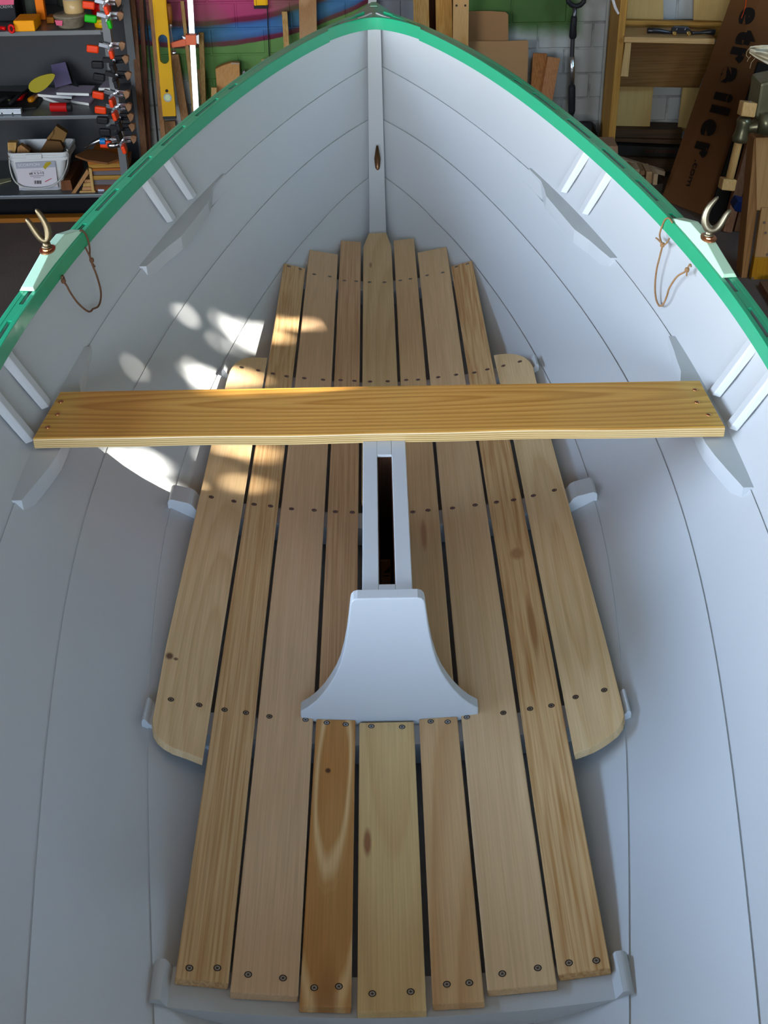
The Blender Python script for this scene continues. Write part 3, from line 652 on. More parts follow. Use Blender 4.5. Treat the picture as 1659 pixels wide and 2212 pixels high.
# pads for the oarlocks
for side in (-1, 1):
    ys = [2.428, 2.436, 2.56, 2.648, 2.728]; hs = [.0085, .010, .027, .027, .003]
    if side < 0: ys = [y-.005 for y in ys]
    w = MB(); vs = []; fs = []
    for y, h in zip(ys, hs):
        nx, ny = nrm(y); b0 = bk(0, y); z = zs(y)+GH
        for o_, hh in ((.004, 0), (.004+.006*h/.027, h), (.030, h), (.036, 0)): vs.append((side*(b0+nx*o_), y+ny*o_, z+hh))
    n_ = len(ys)
    for i in range(n_-1):
        for j in range(4): fs.append((i*4+j, i*4+(j+1) % 4, (i+1)*4+(j+1) % 4, (i+1)*4+j))
    fs += [(0, 1, 2, 3), (n_*4-4, n_*4-3, n_*4-2, n_*4-1)]
    pad = w.add(vs, fs).build('oarlock_pad', mint, boat, bevel=.0015)
    y = 2.565; nx, ny = nrm(y); px = side*(bk(0, y)+nx*.020); pz = zs(y)+GH+.027
    MB().lathe((px, y, pz-.001), [(.016, 0), (.016, .003), (.010, .0035), (.0095, .006), (.007, .006)], 16, sy=1.6).build('socket_plate', copper, pad, smooth=False, local=True)
    # oarlock
    ok_ = thing('oarlock', ('tarnished bronze oarlock standing in the left gunwale pad' if side < 0 else 'polished bronze oarlock standing in the right gunwale pad'), 'oarlock', (px, y, pz))
    base = V((px, y, pz+.006))
    om = bronze if side < 0 else mat('worn_bronze', (.30, .28, .20), .42, 1, noise=.2, nscale=30)
    ang = math.radians(-12 if side < 0 else 12); ax = V((math.cos(ang), math.sin(ang), 0)); lean_ = V((-side*.0, 0, 0))
    pts = []; rr = []
    R1 = .026
    ax = V((1, 0, 0))
    if side > 0: prof = [(.012, .078, .003), (.005, .070, .0045), (-.004, .060, .0058), (-.0105, .045, .0068), (-.0125, .028, .0078), (-.006, .013, .0088), (.004, .008, .0092), (.014, .010, .0084), (.0225, .020, .0072), (.0285, .033, .0062), (.034, .045, .0052), (.041, .050, .0038)]
    else: prof = [(-.035, .059, .0035), (-.029, .049, .0048), (-.022, .034, .0055), (-.013, .018, .0062), (-.003, .009, .0072), (.0045, .015, .0070), (.007, .028, .0065), (.005, .044, .0058), (-.003, .061, .005), (-.013, .079, .004)]
    for (a, h, r) in prof: pts.append(base+ax*a+V((0, .10*h, h+.002))); rr.append(r*(1.3 if side < 0 else 1.1))
    fk = MB().tube(pts, rr, 12).build('fork', om, ok_, smooth=True)
    sb = fk.modifiers.new('sub', 'SUBSURF'); sb.levels = 1; sb.render_levels = 1
    MB().tube([base+V((0, 0, .010)), base+V((0, 0, .004)), base+V((0, 0, -.02))], [.008, .0085, .006], 12).lathe(base+V((0, 0, -.001)), [(.011, 0), (.011, .003), (.008, .005)], 14).build('shank', om, ok_, smooth=True)
    # lanyard
    if side > 0:
        px_ = [(1452, 481), (1446, 472), (1437, 474), (1429, 492), (1425, 508), (1428, 522), (1431, 530), (1425, 555), (1418, 585), (1415, 620), (1417, 645), (1422, 658), (1427, 661), (1434, 655), (1441, 638), (1446, 622), (1462, 598), (1478, 588), (1484, 583)]
        lp = [(1431, 531), (1437, 528), (1442, 522), (1446, 515)]; tail = [(1431, 528), (1423, 519), (1417, 514)]; t2 = [(1484, 583), (1490, 571), (1493, 576)]; t3 = [(1484, 583), (1483, 596)]
    else:
        px_ = [(172, 499), (178, 498), (186, 508), (191, 522), (194, 538), (194, 553), (198, 568), (207, 590), (214, 612), (218, 632), (217, 650), (212, 662), (205, 666), (200, 668), (197, 672), (191, 673), (180, 666), (166, 652), (152, 632), (144, 617), (137, 608)]
        lp = [(198, 562), (190, 546), (184, 534)]; tail = [(198, 566), (203, 573), (205, 576)]; t2 = [(137, 608), (133, 601), (133, 596)]; t3 = [(137, 608), (138, 600), (135, 595)]
    def onhull(u, v):
        r = ray(u, v); best = None
        for i in range(400):
            t_h = 1.6+i*.004; q = V((0, 0, CH))+r*t_h
            if q.y > 4.1 or q.y < 1: continue
            z = q.z; zz0, zz1 = zs(q.y)+GH, z1(q.y)
            bb_ = bk(1, q.y)+(bk(0, q.y)-bk(1, q.y))*(z-zz1)/(zs(q.y)-zz1)
            lim = bb_-.004 if z < zs(q.y) else bk(0, q.y)-.003
            if abs(q.x) > lim and z < zz0+.006: return q
        return q
    def hl(ps): return [onhull(*p) for p in ps]
    def smooth_(ps, k=4):
        out = []
        for i in range(len(ps)-1):
            p0, p1, p2, p3 = ps[max(i-1, 0)], ps[i], ps[i+1], ps[min(i+2, len(ps)-1)]
            for j in range(k):
                t = j/k; out.append(.5*((2*p1)+(-p0+p2)*t+(2*p0-5*p1+4*p2-p3)*t*t+(-p0+3*p1-3*p2+p3)*t**3))
        out.append(ps[-1]); return out
    cordm = mat('brown_tarred_cord', (.13, .065, .035), .8, noise=.3, nscale=120, bump=.6, bscale=500) if side < 0 else mat('tan_tarred_cord', (.30, .17, .08), .8, noise=.3, nscale=120, bump=.6, bscale=500)
    w = MB(); main = smooth_(hl(px_)); w.tube(main, .0021, 7)
    for q in (lp, tail, t2, t3): w.tube(smooth_(hl(q)), .0019, 6)
    for kn in ((198, 562) if side < 0 else (1431, 529), (137, 607) if side < 0 else (1484, 583)):
        c = onhull(*kn); w.lathe(c, [(.001, -.006), (.0045, -.004), (.0055, 0), (.0045, .004), (.001, .006)], 10)
    w.build('lanyard', cordm, ok_, smooth=True)

# chocks under the keel
for y, lb in ((1.0, 'timber chock holding up the after end of the boat keel'), (3.1, 'timber chock holding up the forward end of the boat keel')):
    top = z5(y)-.056
    MB().box((0, y, (FLOOR+top)/2), (.5, .1, top-FLOOR)).build('keel_chock', wood('chock_timber', (.3, .2, .12), (.2, .12, .06), 'line', 20, 2, .06, axis='X'), None, bevel=.003)
    tag([o for o in C.objects if o.name.startswith('keel_chock')][-1], lb, 'chock')
# stencilled plywood under the centreboard slot
cb = thing('plywood_offcut', 'orange plywood piece with black stencil deep inside the centreboard slot', 'plywood', (.005, 2.03, -.08))
MB().box((.0035, 2.030, -.037), (.0185, .008, .086)).build('sheet', wood('orange_plywood', (.85, .42, .12), (.70, .30, .07), 'plain', 14, 3, .1, off=(.2, .2, 0)), cb)
def onply(x, q): return V((.0035+x, 2.0258, -.08+q))
pd_ = V((0, 0, 1)); pn_ = V((0, -1, 0))

# ------------------------------------------------------------------ things against the back wall
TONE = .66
def lean(name, top, bot, wpx, Yt, Yb, th, m, label, cat, group=None, up_=.0, foot=True, parent=None, bevel=.0015, texture=None):
    """a board standing on the floor and leaning back; top/bot = pixels of its front face centre line"""
    T = P(top[0], top[1], Yt); drop = T.z-P(bot[0], bot[1], Yb).z; Yb = max(Yb, Yt-.22*drop); B = P(bot[0], bot[1], Yb); d = (B-T).normalized(); T = T-d*up_
    if foot: B = T+d*((FLOOR+.001-T.z)/d.z)
    wd = wpx*mpx(P(top[0], max(top[1], 5), Yt)); side = V((1, 0, 0)); side = (side-d*side.dot(d)).normalized(); nn = d.cross(side)
    if nn.y > 0: nn = -nn
    a = [T-side*wd/2, T+side*wd/2, B+side*wd/2, B-side*wd/2]
    return_ = MB().hexa([p-nn*th for p in a]+a).build(name, m, parent, bevel=bevel)
    if parent is None: tag(return_, label, cat, group)
    return return_
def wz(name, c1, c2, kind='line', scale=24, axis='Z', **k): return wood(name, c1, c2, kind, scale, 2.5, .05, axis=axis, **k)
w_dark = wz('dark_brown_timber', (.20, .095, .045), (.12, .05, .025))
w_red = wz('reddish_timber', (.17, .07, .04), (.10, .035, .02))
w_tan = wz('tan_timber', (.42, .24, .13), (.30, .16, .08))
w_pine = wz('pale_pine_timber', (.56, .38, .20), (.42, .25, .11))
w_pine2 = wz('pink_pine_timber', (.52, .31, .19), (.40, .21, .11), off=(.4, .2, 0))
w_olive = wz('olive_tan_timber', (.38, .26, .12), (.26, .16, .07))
lean('gap_shade_sheet', (262, 0), (289, 280), 34, 5.44, 5.435, .004, mat('black_gap_shade', (.010, .009, .008), .8), 'black sheet painting the shade of the gap between steel shelves and battens', 'sheet', up_=.5)  # black panel put in as the shade of the gap
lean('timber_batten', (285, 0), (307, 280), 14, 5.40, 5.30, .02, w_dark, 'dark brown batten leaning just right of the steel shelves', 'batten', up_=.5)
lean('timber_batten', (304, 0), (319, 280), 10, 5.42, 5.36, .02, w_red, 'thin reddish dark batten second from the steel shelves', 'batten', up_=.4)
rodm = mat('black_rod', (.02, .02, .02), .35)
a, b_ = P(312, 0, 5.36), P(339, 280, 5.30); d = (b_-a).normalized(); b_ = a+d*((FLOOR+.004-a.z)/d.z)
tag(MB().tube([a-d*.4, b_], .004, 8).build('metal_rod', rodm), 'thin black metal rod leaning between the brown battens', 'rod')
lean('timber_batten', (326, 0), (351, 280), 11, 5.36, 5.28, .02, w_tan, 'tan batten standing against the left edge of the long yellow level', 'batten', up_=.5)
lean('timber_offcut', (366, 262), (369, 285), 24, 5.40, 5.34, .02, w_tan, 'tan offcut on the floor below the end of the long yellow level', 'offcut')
# long yellow level
yel = mat('yellow_enamel', (.95, .58, .008), .5, noise=.05)
lev = thing('spirit_level', 'long yellow spirit level with hand slot leaning beside the clamp', 'spirit level', tuple(P(368, 252, 5.25)))
def frame(top, bot, Yt, Yb, wpx):
    T = P(top[0], top[1], Yt); B = P(bot[0], bot[1], Yb); d = (B-T).normalized(); wd = wpx*mpx(T); s = V((1, 0, 0)); s = (s-d*s.dot(d)).normalized(); n_ = d.cross(s)
    if n_.y > 0: n_ = -n_
    return T, B, d, s, n_, wd
T, B, d, s, n_, wd = frame((345.5, 0), (367.5, 250), 5.33, 5.25, 29)
L_ = (B-T).length
def lp_(a, q, h=0): return T+s*(a*wd)+d*q+n_*h       # a across (-.5..+.5), q metres down, h outwards
q0 = L_*.29; q1 = L_*.54
w = MB()
def slab(a0, a1, qa, qb, h0=0, h1=.022): w.hexa([lp_(a0, qa, h0), lp_(a1, qa, h0), lp_(a1, qb, h0), lp_(a0, qb, h0), lp_(a0, qa, h1), lp_(a1, qa, h1), lp_(a1, qb, h1), lp_(a0, qb, h1)])
slab(-.5, .5, -.7, q0); slab(-.5, .5, q1, L_)
# slot with rounded ends : side cheeks + fillets
slab(-.5, -.34, q0, q1); slab(.36, .5, q0, q1)
for qq, sg in ((q0, 1), (q1, -1)):
    rr_ = .35*wd
    for i in range(8):
        a0, a1 = math.pi/2*i/8, math.pi/2*(i+1)/8
        for sx_ in (-1, 1):
            xa = .01+sx_*.35*math.cos(a0); xb = .01+sx_*.35*math.cos(a1)
            slab(min(xa, xb), max(xa, xb), qq, qq+sg*rr_*(1-math.sin((a0+a1)/2))) if abs(xa-xb) > 1e-4 else None
w.build('level_body', yel, lev)
w = MB(); slab(-.5, .5, L_, L_+.010, -.001, .023); w.build('end_cap', black, lev, bevel=.001)
w = MB(); slab(-.40, -.385, -.7, q0-.01, .022, .0235); slab(.40, .415, -.7, q0-.01, .022, .0235); w.build('raised_rib', yel, lev)
pc = lp_(.0, L_*.865-.01, .022); qd = L_*.83
def disc(name, c, r, m, par, h=.002, n=20):
    k = MB(); vv = [c+s*(r*math.cos(2*math.pi*i/n))+d*(r*math.sin(2*math.pi*i/n)) for i in range(n)]
    k.prism(vv, n_*h); return k.build(name, m, par)
vial = disc('bubble_vial', lp_(.0, L_*.835, .022), .0165, mat('vial_bezel', (.35, .36, .36), .3), lev)
disc('vial_fluid', lp_(.0, L_*.835, .024), .012, mat('green_vial_fluid', (.30, .42, .12), .15), vial, .001).matrix_parent_inverse = Matrix.Identity(4)
disc('hanging_hole', lp_(-.02, L_*.775, .0215), .006, mat('dark_recess', (0, 0, 0)), lev, .001)
# bar clamp
barm = mat('bright_aluminium_bar', (.9, .9, .9), .30, .9)
red = mat('orange_red_casting', (.62, .11, .035), .3, .2)
clp = thing('bar_clamp', 'bar clamp with shining steel bar and orange red jaw', 'clamp', tuple(P(424, 250, 5.28)))
lean('bar', (410.5, 0), (424.5, 249), 13, 5.36, 5.26, .008, barm, None, None, up_=.4, foot=False, parent=clp)
Tb, Bb, db, sb_, nb2, wb_ = frame((410.5, 0), (424.5, 249), 5.36, 5.26, 13)
def cb_(u, v, h=0): 
    q = P(u, v, 5.33); return q+V((0, -h, 0))
MB().prism([cb_(402, 72), cb_(425, 72), cb_(426, 94), cb_(403, 94)], (0, -.03, 0)).build('jaw_head', red, clp, bevel=.002)
MB().prism([cb_(370, 90, .004), cb_(404, 80, .004), cb_(405, 97, .004), cb_(372, 101, .004)], (0, -.016, 0)).build('jaw_arm', red, clp, bevel=.002)
MB().prism([cb_(395, 75, .012), cb_(402, 77, .012), cb_(402, 82, .012), cb_(397, 80, .012)], (0, -.012, 0)).prism([cb_(425, 74, .012), cb_(431, 72, .012), cb_(431, 92, .012), cb_(425, 90, .012)], (0, -.012, 0)).build('release_catch', steel, clp)
MB().tube([cb_(368, 52, .012), cb_(376, 108, .012)], .0035, 8).build('screw_spindle', steel, clp)
MB().lathe(cb_(376, 110, .012), [(.005, .006), (.011, 0), (.012, -.004), (.008, -.008)], 14).build('swivel_pad', steel, clp)
MB().tube([cb_(365, 6, .012), cb_(366, 14, .012), cb_(368, 35, .012), cb_(369, 50, .012)], [.007, .011, .011, .0075], 12).build('handle', wz('clamp_handle_wood', (.30, .13, .06), (.2, .08, .03)), clp, smooth=True)
MB().lathe(cb_(369.5, 54, .012), [(.006, -.008), (.007, 0), (.005, .006)], 12).build('ferrule', steel, clp)
lean('timber_batten', (393, 2), (401, 76), 8, 5.42, 5.40, .01, w_pine, 'pale thin batten half hidden behind the shining clamp bar', 'batten')
lean('timber_batten', (377, 118), (402, 275), 17, 5.40, 5.26, .018, w_tan, 'tan batten leaning to the right under the orange clamp jaw', 'batten')
lean('timber_batten', (434, 70), (440, 236), 11, 5.38, 5.30, .02, w_olive, 'olive tan batten standing right of the shining clamp bar', 'batten')
lean('timber_batten', (430, 150), (441, 245), 8, 5.41, 5.37, .012, w_pine2, 'short pinkish batten tucked behind the olive one by the clamp bar', 'batten')
# block of wide boards
k = thing('wide_timber_board', 'wide knotty pine board with slanted top below the blue stripe', 'board', tuple(P(495, 214, 5.3)))
z0_ = 1
pl = [P(465, 149, 5.38), P(482, 141, 5.38), P(498, 136, 5.38), P(517, 137, 5.38), P(518, 215, 5.33), P(472, 225, 5.33)]
pl[4] = V((pl[4].x, 5.22, FLOOR+.001)); pl[5] = V((pl[5].x+.01, 5.22, FLOOR+.001))
MB().prism(pl, (0, .035, 0)).build('board', wood('knotty_pine_board', (.58, .34, .17), (.46, .24, .11), 'line', 16, 3, .05, axis='Z', mix=.6), k, bevel=.002)
pl = [P(499, 134, 5.37), P(517.5, 135.5, 5.37), P(517.5, 138, 5.37), P(499, 138, 5.37)]
MB().prism(pl, (0, -.006, 0)).build('label_strip', mat('grey_label_strip', (.45, .36, .28), .6), k)
lean('timber_offcut', (462, 189), (462, 228), 12, 5.30, 5.26, .02, w_pine, 'short pale offcut left of the wide knotty board', 'offcut')
tag(MB().prism([P(524, 155, 5.40), P(528, 153, 5.40), P(538, 171, 5.38), P(538, 200, 5.37), P(523, 200, 5.37)], (0, .01, 0)).build('plastic_wedge', mat('lilac_plastic', (.48, .42, .50), .4)), 'small lilac plastic wedge right of the wide knotty board', 'wedge')
lean('timber_batten', (614.5, 25), (620, 118), 12, 5.41, 5.37, .018, w_pine, 'narrow pale batten left of the wide plank over the blue stripe', 'batten')
lean('timber_plank', (664.5, 0), (666, 98), 38, 5.40, 5.37, .02, wz('wide_tan_plank', (.50, .32, .19), (.38, .22, .12), 'cath', 10, centre=(0, 0)), 'wide tan plank leaning across the blue and pink stripes', 'plank', up_=.6)
lean('timber_offcut', (570.5, 128), (571, 150), 11, 5.40, 5.38, .02, w_pine, 'pale offcut right of the lilac wedge, just over the gunwale', 'offcut')
lean('timber_offcut', (591, 129), (591, 142), 20, 5.42, 5.41, .015, wz('orange_brown_offcut', (.46, .20, .10), (.34, .13, .06)), 'orange brown offcut beside the pale one over the gunwale', 'offcut')
# hanging small level
lv2 = thing('spirit_level', 'short yellow level with black end hanging over the mural', 'spirit level', tuple(P(564, 14, 5.42)))
a = [P(549, 12, 5.43), P(578, 11, 5.43)]
MB().hexa([a[0], a[1], a[1]+V((0, .02, 0)), a[0]+V((0, .02, 0)), a[0]+V((0, 0, .5)), a[1]+V((0, 0, .5)), a[1]+V((0, .02, .5)), a[0]+V((0, .02, .5))]).build('level_body', yel, lv2)
MB().box((a[0]+a[1])/2+V((0, .008, -.006)), (abs(a[1].x-a[0].x)+.002, .026, .012)).build('end_cap', black, lv2, bevel=.001)
for q in (.12, .86):
    c = a[0].lerp(a[1], q); MB().box(c+V((0, -.003, .25)), (.004, .005, .5)).build('raised_rib', yel, lv2)
tag(MB().tube([P(577, 10, 5.44), P(579, 60, 5.44), P(582, 128, 5.44), P(582, 190, 5.44)], .002, 6).build('hanging_cord', black), 'thin black cord hanging below the short yellow level', 'cord')
lean('white_lath', (804.5, 0), (804, 14), 18, 5.41, 5.408, .01, mat('white_gloss_lath', (.8, .8, .78), .4), 'white lath standing behind the stem head of the boat', 'lath', up_=.4)
# right of the stem
lean('timber_plank', (909.5, 0), (911, 75), 34, 5.35, 5.34, .02, w_pine, 'first of three pine planks right of the stem, plain', 'plank', up_=.6)
lean('timber_plank', (958.5, 0), (960, 95), 36, 5.385, 5.375, .02, wz('pine_b', (.52, .33, .16), (.40, .23, .10), off=(.2, .1, 0)), 'middle of three pine planks right of the stem', 'plank', up_=.6)
pk = thing('timber_plank', 'pine plank with two nail holes beside the cardboard sheets', 'plank', tuple(P(996, 118, 5.35)))
lean('plank_body', (996, 0), (995, 118), 34, 5.35, 5.335, .02, wz('pine_c', (.58, .40, .24), (.44, .27, .13), 'cath', 8, centre=(.38, 0)), None, None, parent=pk, up_=.6)
for u in (986, 1005): MB().lathe(P(u, 12, 5.345), [(.004, 0), (.004, -.001)], 10, axis='Y').build('nail_hole', mat('dark_recess', (0, 0, 0)), pk)
lean('dark_red_board', (951, 0), (953, 110), 90, 5.435, 5.43, .01, w_red, 'dark red board standing behind the three pine planks', 'board', up_=.2)  # reddish timber board behind the three planks
card = mat('brown_cardboard', (.36, .22, .13), .75, noise=.06, nscale=5); card2 = mat('light_brown_cardboard', (.42, .27, .16), .75, noise=.06, nscale=4)
def sheet(name, px, Y, th, m, label, cat, bevel=0):
    pl = [P(u, v, Y) for u, v in px]; return tag(MB().prism(pl, (0, th, 0)).build(name, m, None, bevel=bevel), label, cat)
def floorpx(u, Y):      # where the vertical below a pixel column meets the floor
    v = 300.0
    for _ in range(30):
        p = P(u, v, Y); v += (p.z-FLOOR)/mpx(p)*.9
    return (u, v)
sheet('cardboard_sheet', [(1013, 24), (1060, 24), (1092, 26), (1098, 32), (1098, 100), floorpx(1090, 5.41), floorpx(1010, 5.41)], 5.41, .006, card, 'taller brown cardboard sheet with creased corner behind the other sheet', 'cardboard sheet')
sheet('cardboard_sheet', [(1010, 89), (1090, 89), (1138, 87), (1141, 89), (1141, 120), floorpx(1133, 5.39), floorpx(1005, 5.39)], 5.39, .006, card2, 'lower wide cardboard sheet in front of the taller one', 'cardboard sheet')
lean('timber_offcut', (1167, 115), (1161, 205), 30, 5.38, 5.30, .018, wz('rusty_board', (.36, .17, .08), (.24, .10, .045)), 'rusty brown board end right of the cardboard sheets', 'board')
lean('timber_offcut', (1197, 124), (1177, 235), 27, 5.36, 5.27, .018, wz('rusty_board2', (.42, .22, .12), (.32, .15, .08)), 'lighter brown board leaning left beside the rusty one', 'board')
# spade
sp_ = thing('spade', 'black handled spade standing against the white brick', 'spade', tuple(P(1245, 300, 5.2)))
q = lambda u, v, Y=5.36: P(u, v, Y)
pts = [q(1227, -6), q(1228, 4), q(1235, 11), q(1244, 14), q(1254, 11), q(1261, 4), q(1262, -6)]
MB().tube(pts, .010, 8).build('grip_yoke', black, sp_, smooth=True)
MB().tube([q(1226, -8), q(1263, -8)], .011, 10).build('grip_bar', black, sp_, smooth=True)
MB().tube([q(1242, 12), q(1241, 37), q(1237.5, 80), q(1235.5, 124), q(1235, 242), q(1234, 266)], .0088, 10).build('shaft', mat('dark_steel_shaft', (.08, .08, .085), .3, .8), sp_, smooth=True)
MB().tube([q(1240, 34), q(1240, 40), q(1238, 60), q(1237.5, 78), q(1237.5, 83)], [.010, .0125, .0135, .0155, .012], 12).build('upper_sleeve', black, sp_, smooth=True)
MB().tube([q(1236, 122), q(1236, 150), q(1235.5, 183)], [.010, .0115, .0105], 12).build('chrome_sleeve', mat('crinkled_chrome', (.5, .5, .5), .3, 1, bump=.8, bscale=80), sp_, smooth=True)
MB().tube([q(1235.5, 184), q(1235.5, 190), q(1235, 240), q(1235, 246)], [.012, .0145, .0145, .011], 12).build('hand_grip', black, sp_, smooth=True)
bl = []
for (u, v) in [(1234, 263), (1262, 262), (1280, 264), (1287, 272), (1289, 290)]: bl.append(P(u, v, 5.34))
bl += [V((bl[-1].x+.005, 5.22, FLOOR+.03)), V((bl[-1].x-.04, 5.22, FLOOR+.002)), V((bl[0].x, 5.22, FLOOR+.002)), V((bl[0].x-.035, 5.24, FLOOR+.03)), P(1215, 285, 5.34), P(1220, 268, 5.34)]
MB().prism(bl, (0, .006, 0)).build('blade', mat('black_spade_blade', (.015, .015, .016), .4), sp_, bevel=.002)
# pipes down the wall
pipem = mat('weathered_grey_pipe', (.35, .35, .32), .5, noise=.3, nscale=20)
for du, r, lb in ((0, .006, 'thin grey pipe running down the brick left of the shelf post'), (10, .006, 'second thin grey pipe, nearer the shelf post')):
    a, b_ = P(1315+du, 0, 5.42), P(1293+du, 300, 5.42)
    dd = (b_-a).normalized(); tag(MB().tube([a-dd*.6, a+dd*((FLOOR+.01-a.z)/dd.z)], r, 8).build('wall_pipe', pipem), lb, 'pipe')
tag(MB().tube([P(1322, -30, 5.15), P(1324, 0, 5.14), P(1329, 16, 5.14), P(1336, 30, 5.14)], [.005, .0055, .0055, .004], 10).build('rope_end', mat('white_braided_rope', (.75, .72, .70), .7, bump=.8, bscale=400)), 'white rope end hanging in front of the shelf post', 'rope')
# timber shelf frame on the right
fr = thing('timber_rack', 'open pine rack with a tool shelf against the right brick', 'rack', tuple(P(1320, 316, 5.2)))
YR = 5.22
def qp(px, Y, th, name, m, par, bevel=.001): return MB().prism([P(u, v, Y) for u, v in px], (0, th, 0)).build(name, m, par, bevel=bevel)
fl_ = lambda u, Y: floorpx(u, Y)
pf = w_post = wz('rack_post_pine', (.46, .28, .12), (.33, .18, .07)); pfl = wz('rack_light_pine', (.60, .42, .24), (.48, .31, .16), axis='X'); ply = wz('pale_ply', (.55, .41, .22), (.47, .33, .16), kind='line', scale=60, mix=.4); pbr = wood('rack_brown_board', (.21, .12, .055), (.14, .075, .03), 'line', 20, 4, .05, axis='X')
T = P(1349, 0, YR); Bq = P(1320, 313, YR); dd = (Bq-T).normalized(); T = T-dd*.6; Bq = T+dd*((FLOOR+.001-T.z)/dd.z)
MB().hexa([Bq+V((-.014, 0, 0)), Bq+V((.014, 0, 0)), Bq+V((.014, .22, 0)), Bq+V((-.014, .22, 0)), T+V((-.014, 0, 0)), T+V((.014, 0, 0)), T+V((.014, .22, 0)), T+V((-.014, .22, 0))]).build('post', pf, fr, bevel=.002)
qp([(1354, -60), (1433, -60), (1433, 46), (1352, 45)], 5.40, .012, 'back_panel', ply, fr)
qp([(1500, -60), (1600, -60), (1575, 50), (1498, 48)], 5.40, .012, 'back_panel', ply, fr)
qp([(1350, 44), (1560, 49), (1558, 57), (1349, 53)], 5.36, .03, 'upper_rail', wood('rack_rail_pine', (.48, .30, .13), (.36, .2, .08), 'line', 22, 3, .05, axis='X'), fr)
qp([(1350, 52), (1558, 57), (1552, 86), (1346, 82)], 5.385, .012, 'shelf_back', wood('rack_rail_pine', (0, 0, 0), (0, 0, 0)), fr)
a = [P(1349, 80, 5.2), P(1545, 84, 5.2)]; hh = .020
MB().hexa([a[0]-V((0, 0, hh)), a[1]-V((0, 0, hh)), a[1]+V((0, .17, -hh)), a[0]+V((0, .17, -hh)), a[0], a[1], a[1]+V((0, .17, 0)), a[0]+V((0, .17, 0))]).build('tool_shelf', pfl, fr, bevel=.001)
qp([(1351, 92), (1364, 92), (1357, 166), (1341, 165)], 5.21, .03, 'short_cleat', wz('cleat_pine', (.58, .42, .24), (.48, .32, .16)), fr)
qp([(1345, 90), (1548, 96), (1510, 190), (1330, 187)], 5.34, .02, 'brown_panel', pbr, fr)
qp([(1334, 186), (1412, 188), (1403, 282), (1325, 279)], 5.38, .012, 'back_panel', ply, fr)
qp([(1475, 188), (1530, 190), (1500, 284), (1464, 283)], 5.38, .012, 'back_panel', ply, fr)
dk = wood('dark_stored_boards', (.075, .045, .025), (.045, .027, .015), 'line', 20, 4, .05, axis='X')
for (v0, v1, v2, v3, Y, lb) in ((278, 297, 300, 281, 5.34, 'topmost dark board stored along the foot of the pine rack'), (299, 306, 312, 303, 5.32, 'second dark board down in the pine rack'), (314, 335, 340, 320, 5.30, 'dark carton with faint red lettering in the pine rack'), (339, 365, 372, 345, 5.28, 'lowest dark board behind the pile of cut ends')):
    k = tag(MB().prism([P(1328, v0, Y), P(1475, v3, Y), P(1472, v2, Y), P(1326, v1, Y)], (0, .10, 0)).build('stored_board' if 'carton' not in lb else 'dark_carton', dk if 'carton' not in lb else mat('dark_carton', (.03, .028, .024), .7)), lb, 'board' if 'carton' not in lb else 'carton')
    if 'carton' in lb:
        text('carton_lettering', 'CO.VWORKS', mat('dull_red_ink', (.12, .045, .03), .7), .022, P(1427, 328, Y-.003), (1, 0, -.03), (0, 0, 1), k, sxy=(1, .75))
sheet('timber_block', [(1297, 316), (1335, 316), (1335, 365), (1297, 362)], 5.10, .12, wz('pinkish_block', (.40, .26, .18), (.32, .2, .13)), 'pinkish timber block standing at the foot of the rack post', 'block', bevel=.002)
tb_ = bpy.context.scene
a = [P(1334, 340, 5.08), P(1437, 371, 5.08)]; dd = a[1]-a[0]; o_ = V((0, 0, -.018)); t3_ = V((0, .03, 0))
tag(MB().hexa([a[0]+o_, a[1]+o_, a[1]+o_+t3_, a[0]+o_+t3_, a[0], a[1], a[1]+t3_, a[0]+t3_]).build('timber_stick', wood('pale_stick', (.40, .30, .21), (.32, .23, .15), 'plain', 20, 2, .05, axis='X')), 'pale stick lying aslant over the pile of cut ends', 'stick')
g3 = random.Random(5)
cols = [(.42, .28, .17), (.33, .2, .11), (.48, .34, .22), (.28, .17, .10)]
whr = ['nearest the block', 'under high end of stick', 'middle of heap', 'just below the stick', 'upright in the middle', 'square one low down', 'upright at right edge', 'lying over the lowest']
for i, (u, v, w_, h_) in enumerate([(1340, 358, 16, 10), (1358, 366, 18, 9), (1375, 372, 14, 12), (1388, 374, 10, 10), (1402, 384, 13, 26), (1386, 388, 14, 9), (1416, 388, 9, 24), (1366, 378, 16, 9)]):
    Y = 5.02-.01*i; c = P(u, v, Y); mm_ = mpx(c)
    k = thing('timber_offcut', 'cut timber end in the heap below the rack, '+whr[i], 'offcut', tuple(c-V((0, 0, h_*mm_/2))), 'cut ends heaped below the rack')
    box('offcut_block', c+V((0, .05, 0)), (w_*mm_, .10, h_*mm_), wood('cut_end_%s' % 'abcd'[i % 4], cols[i % 4], tuple(q*.7 for q in cols[i % 4]), 'line', 40, 2, .05), k, bevel=.001)
heap = tag(box('offcut_crate', P(1375, 410, 5.10)+V((0, .05, -.02)), (.20, .14, .10), mat('dark_crate', (.05, .04, .03), .8)), 'dark crate holding the heap of cut ends behind the right gunwale', 'crate')
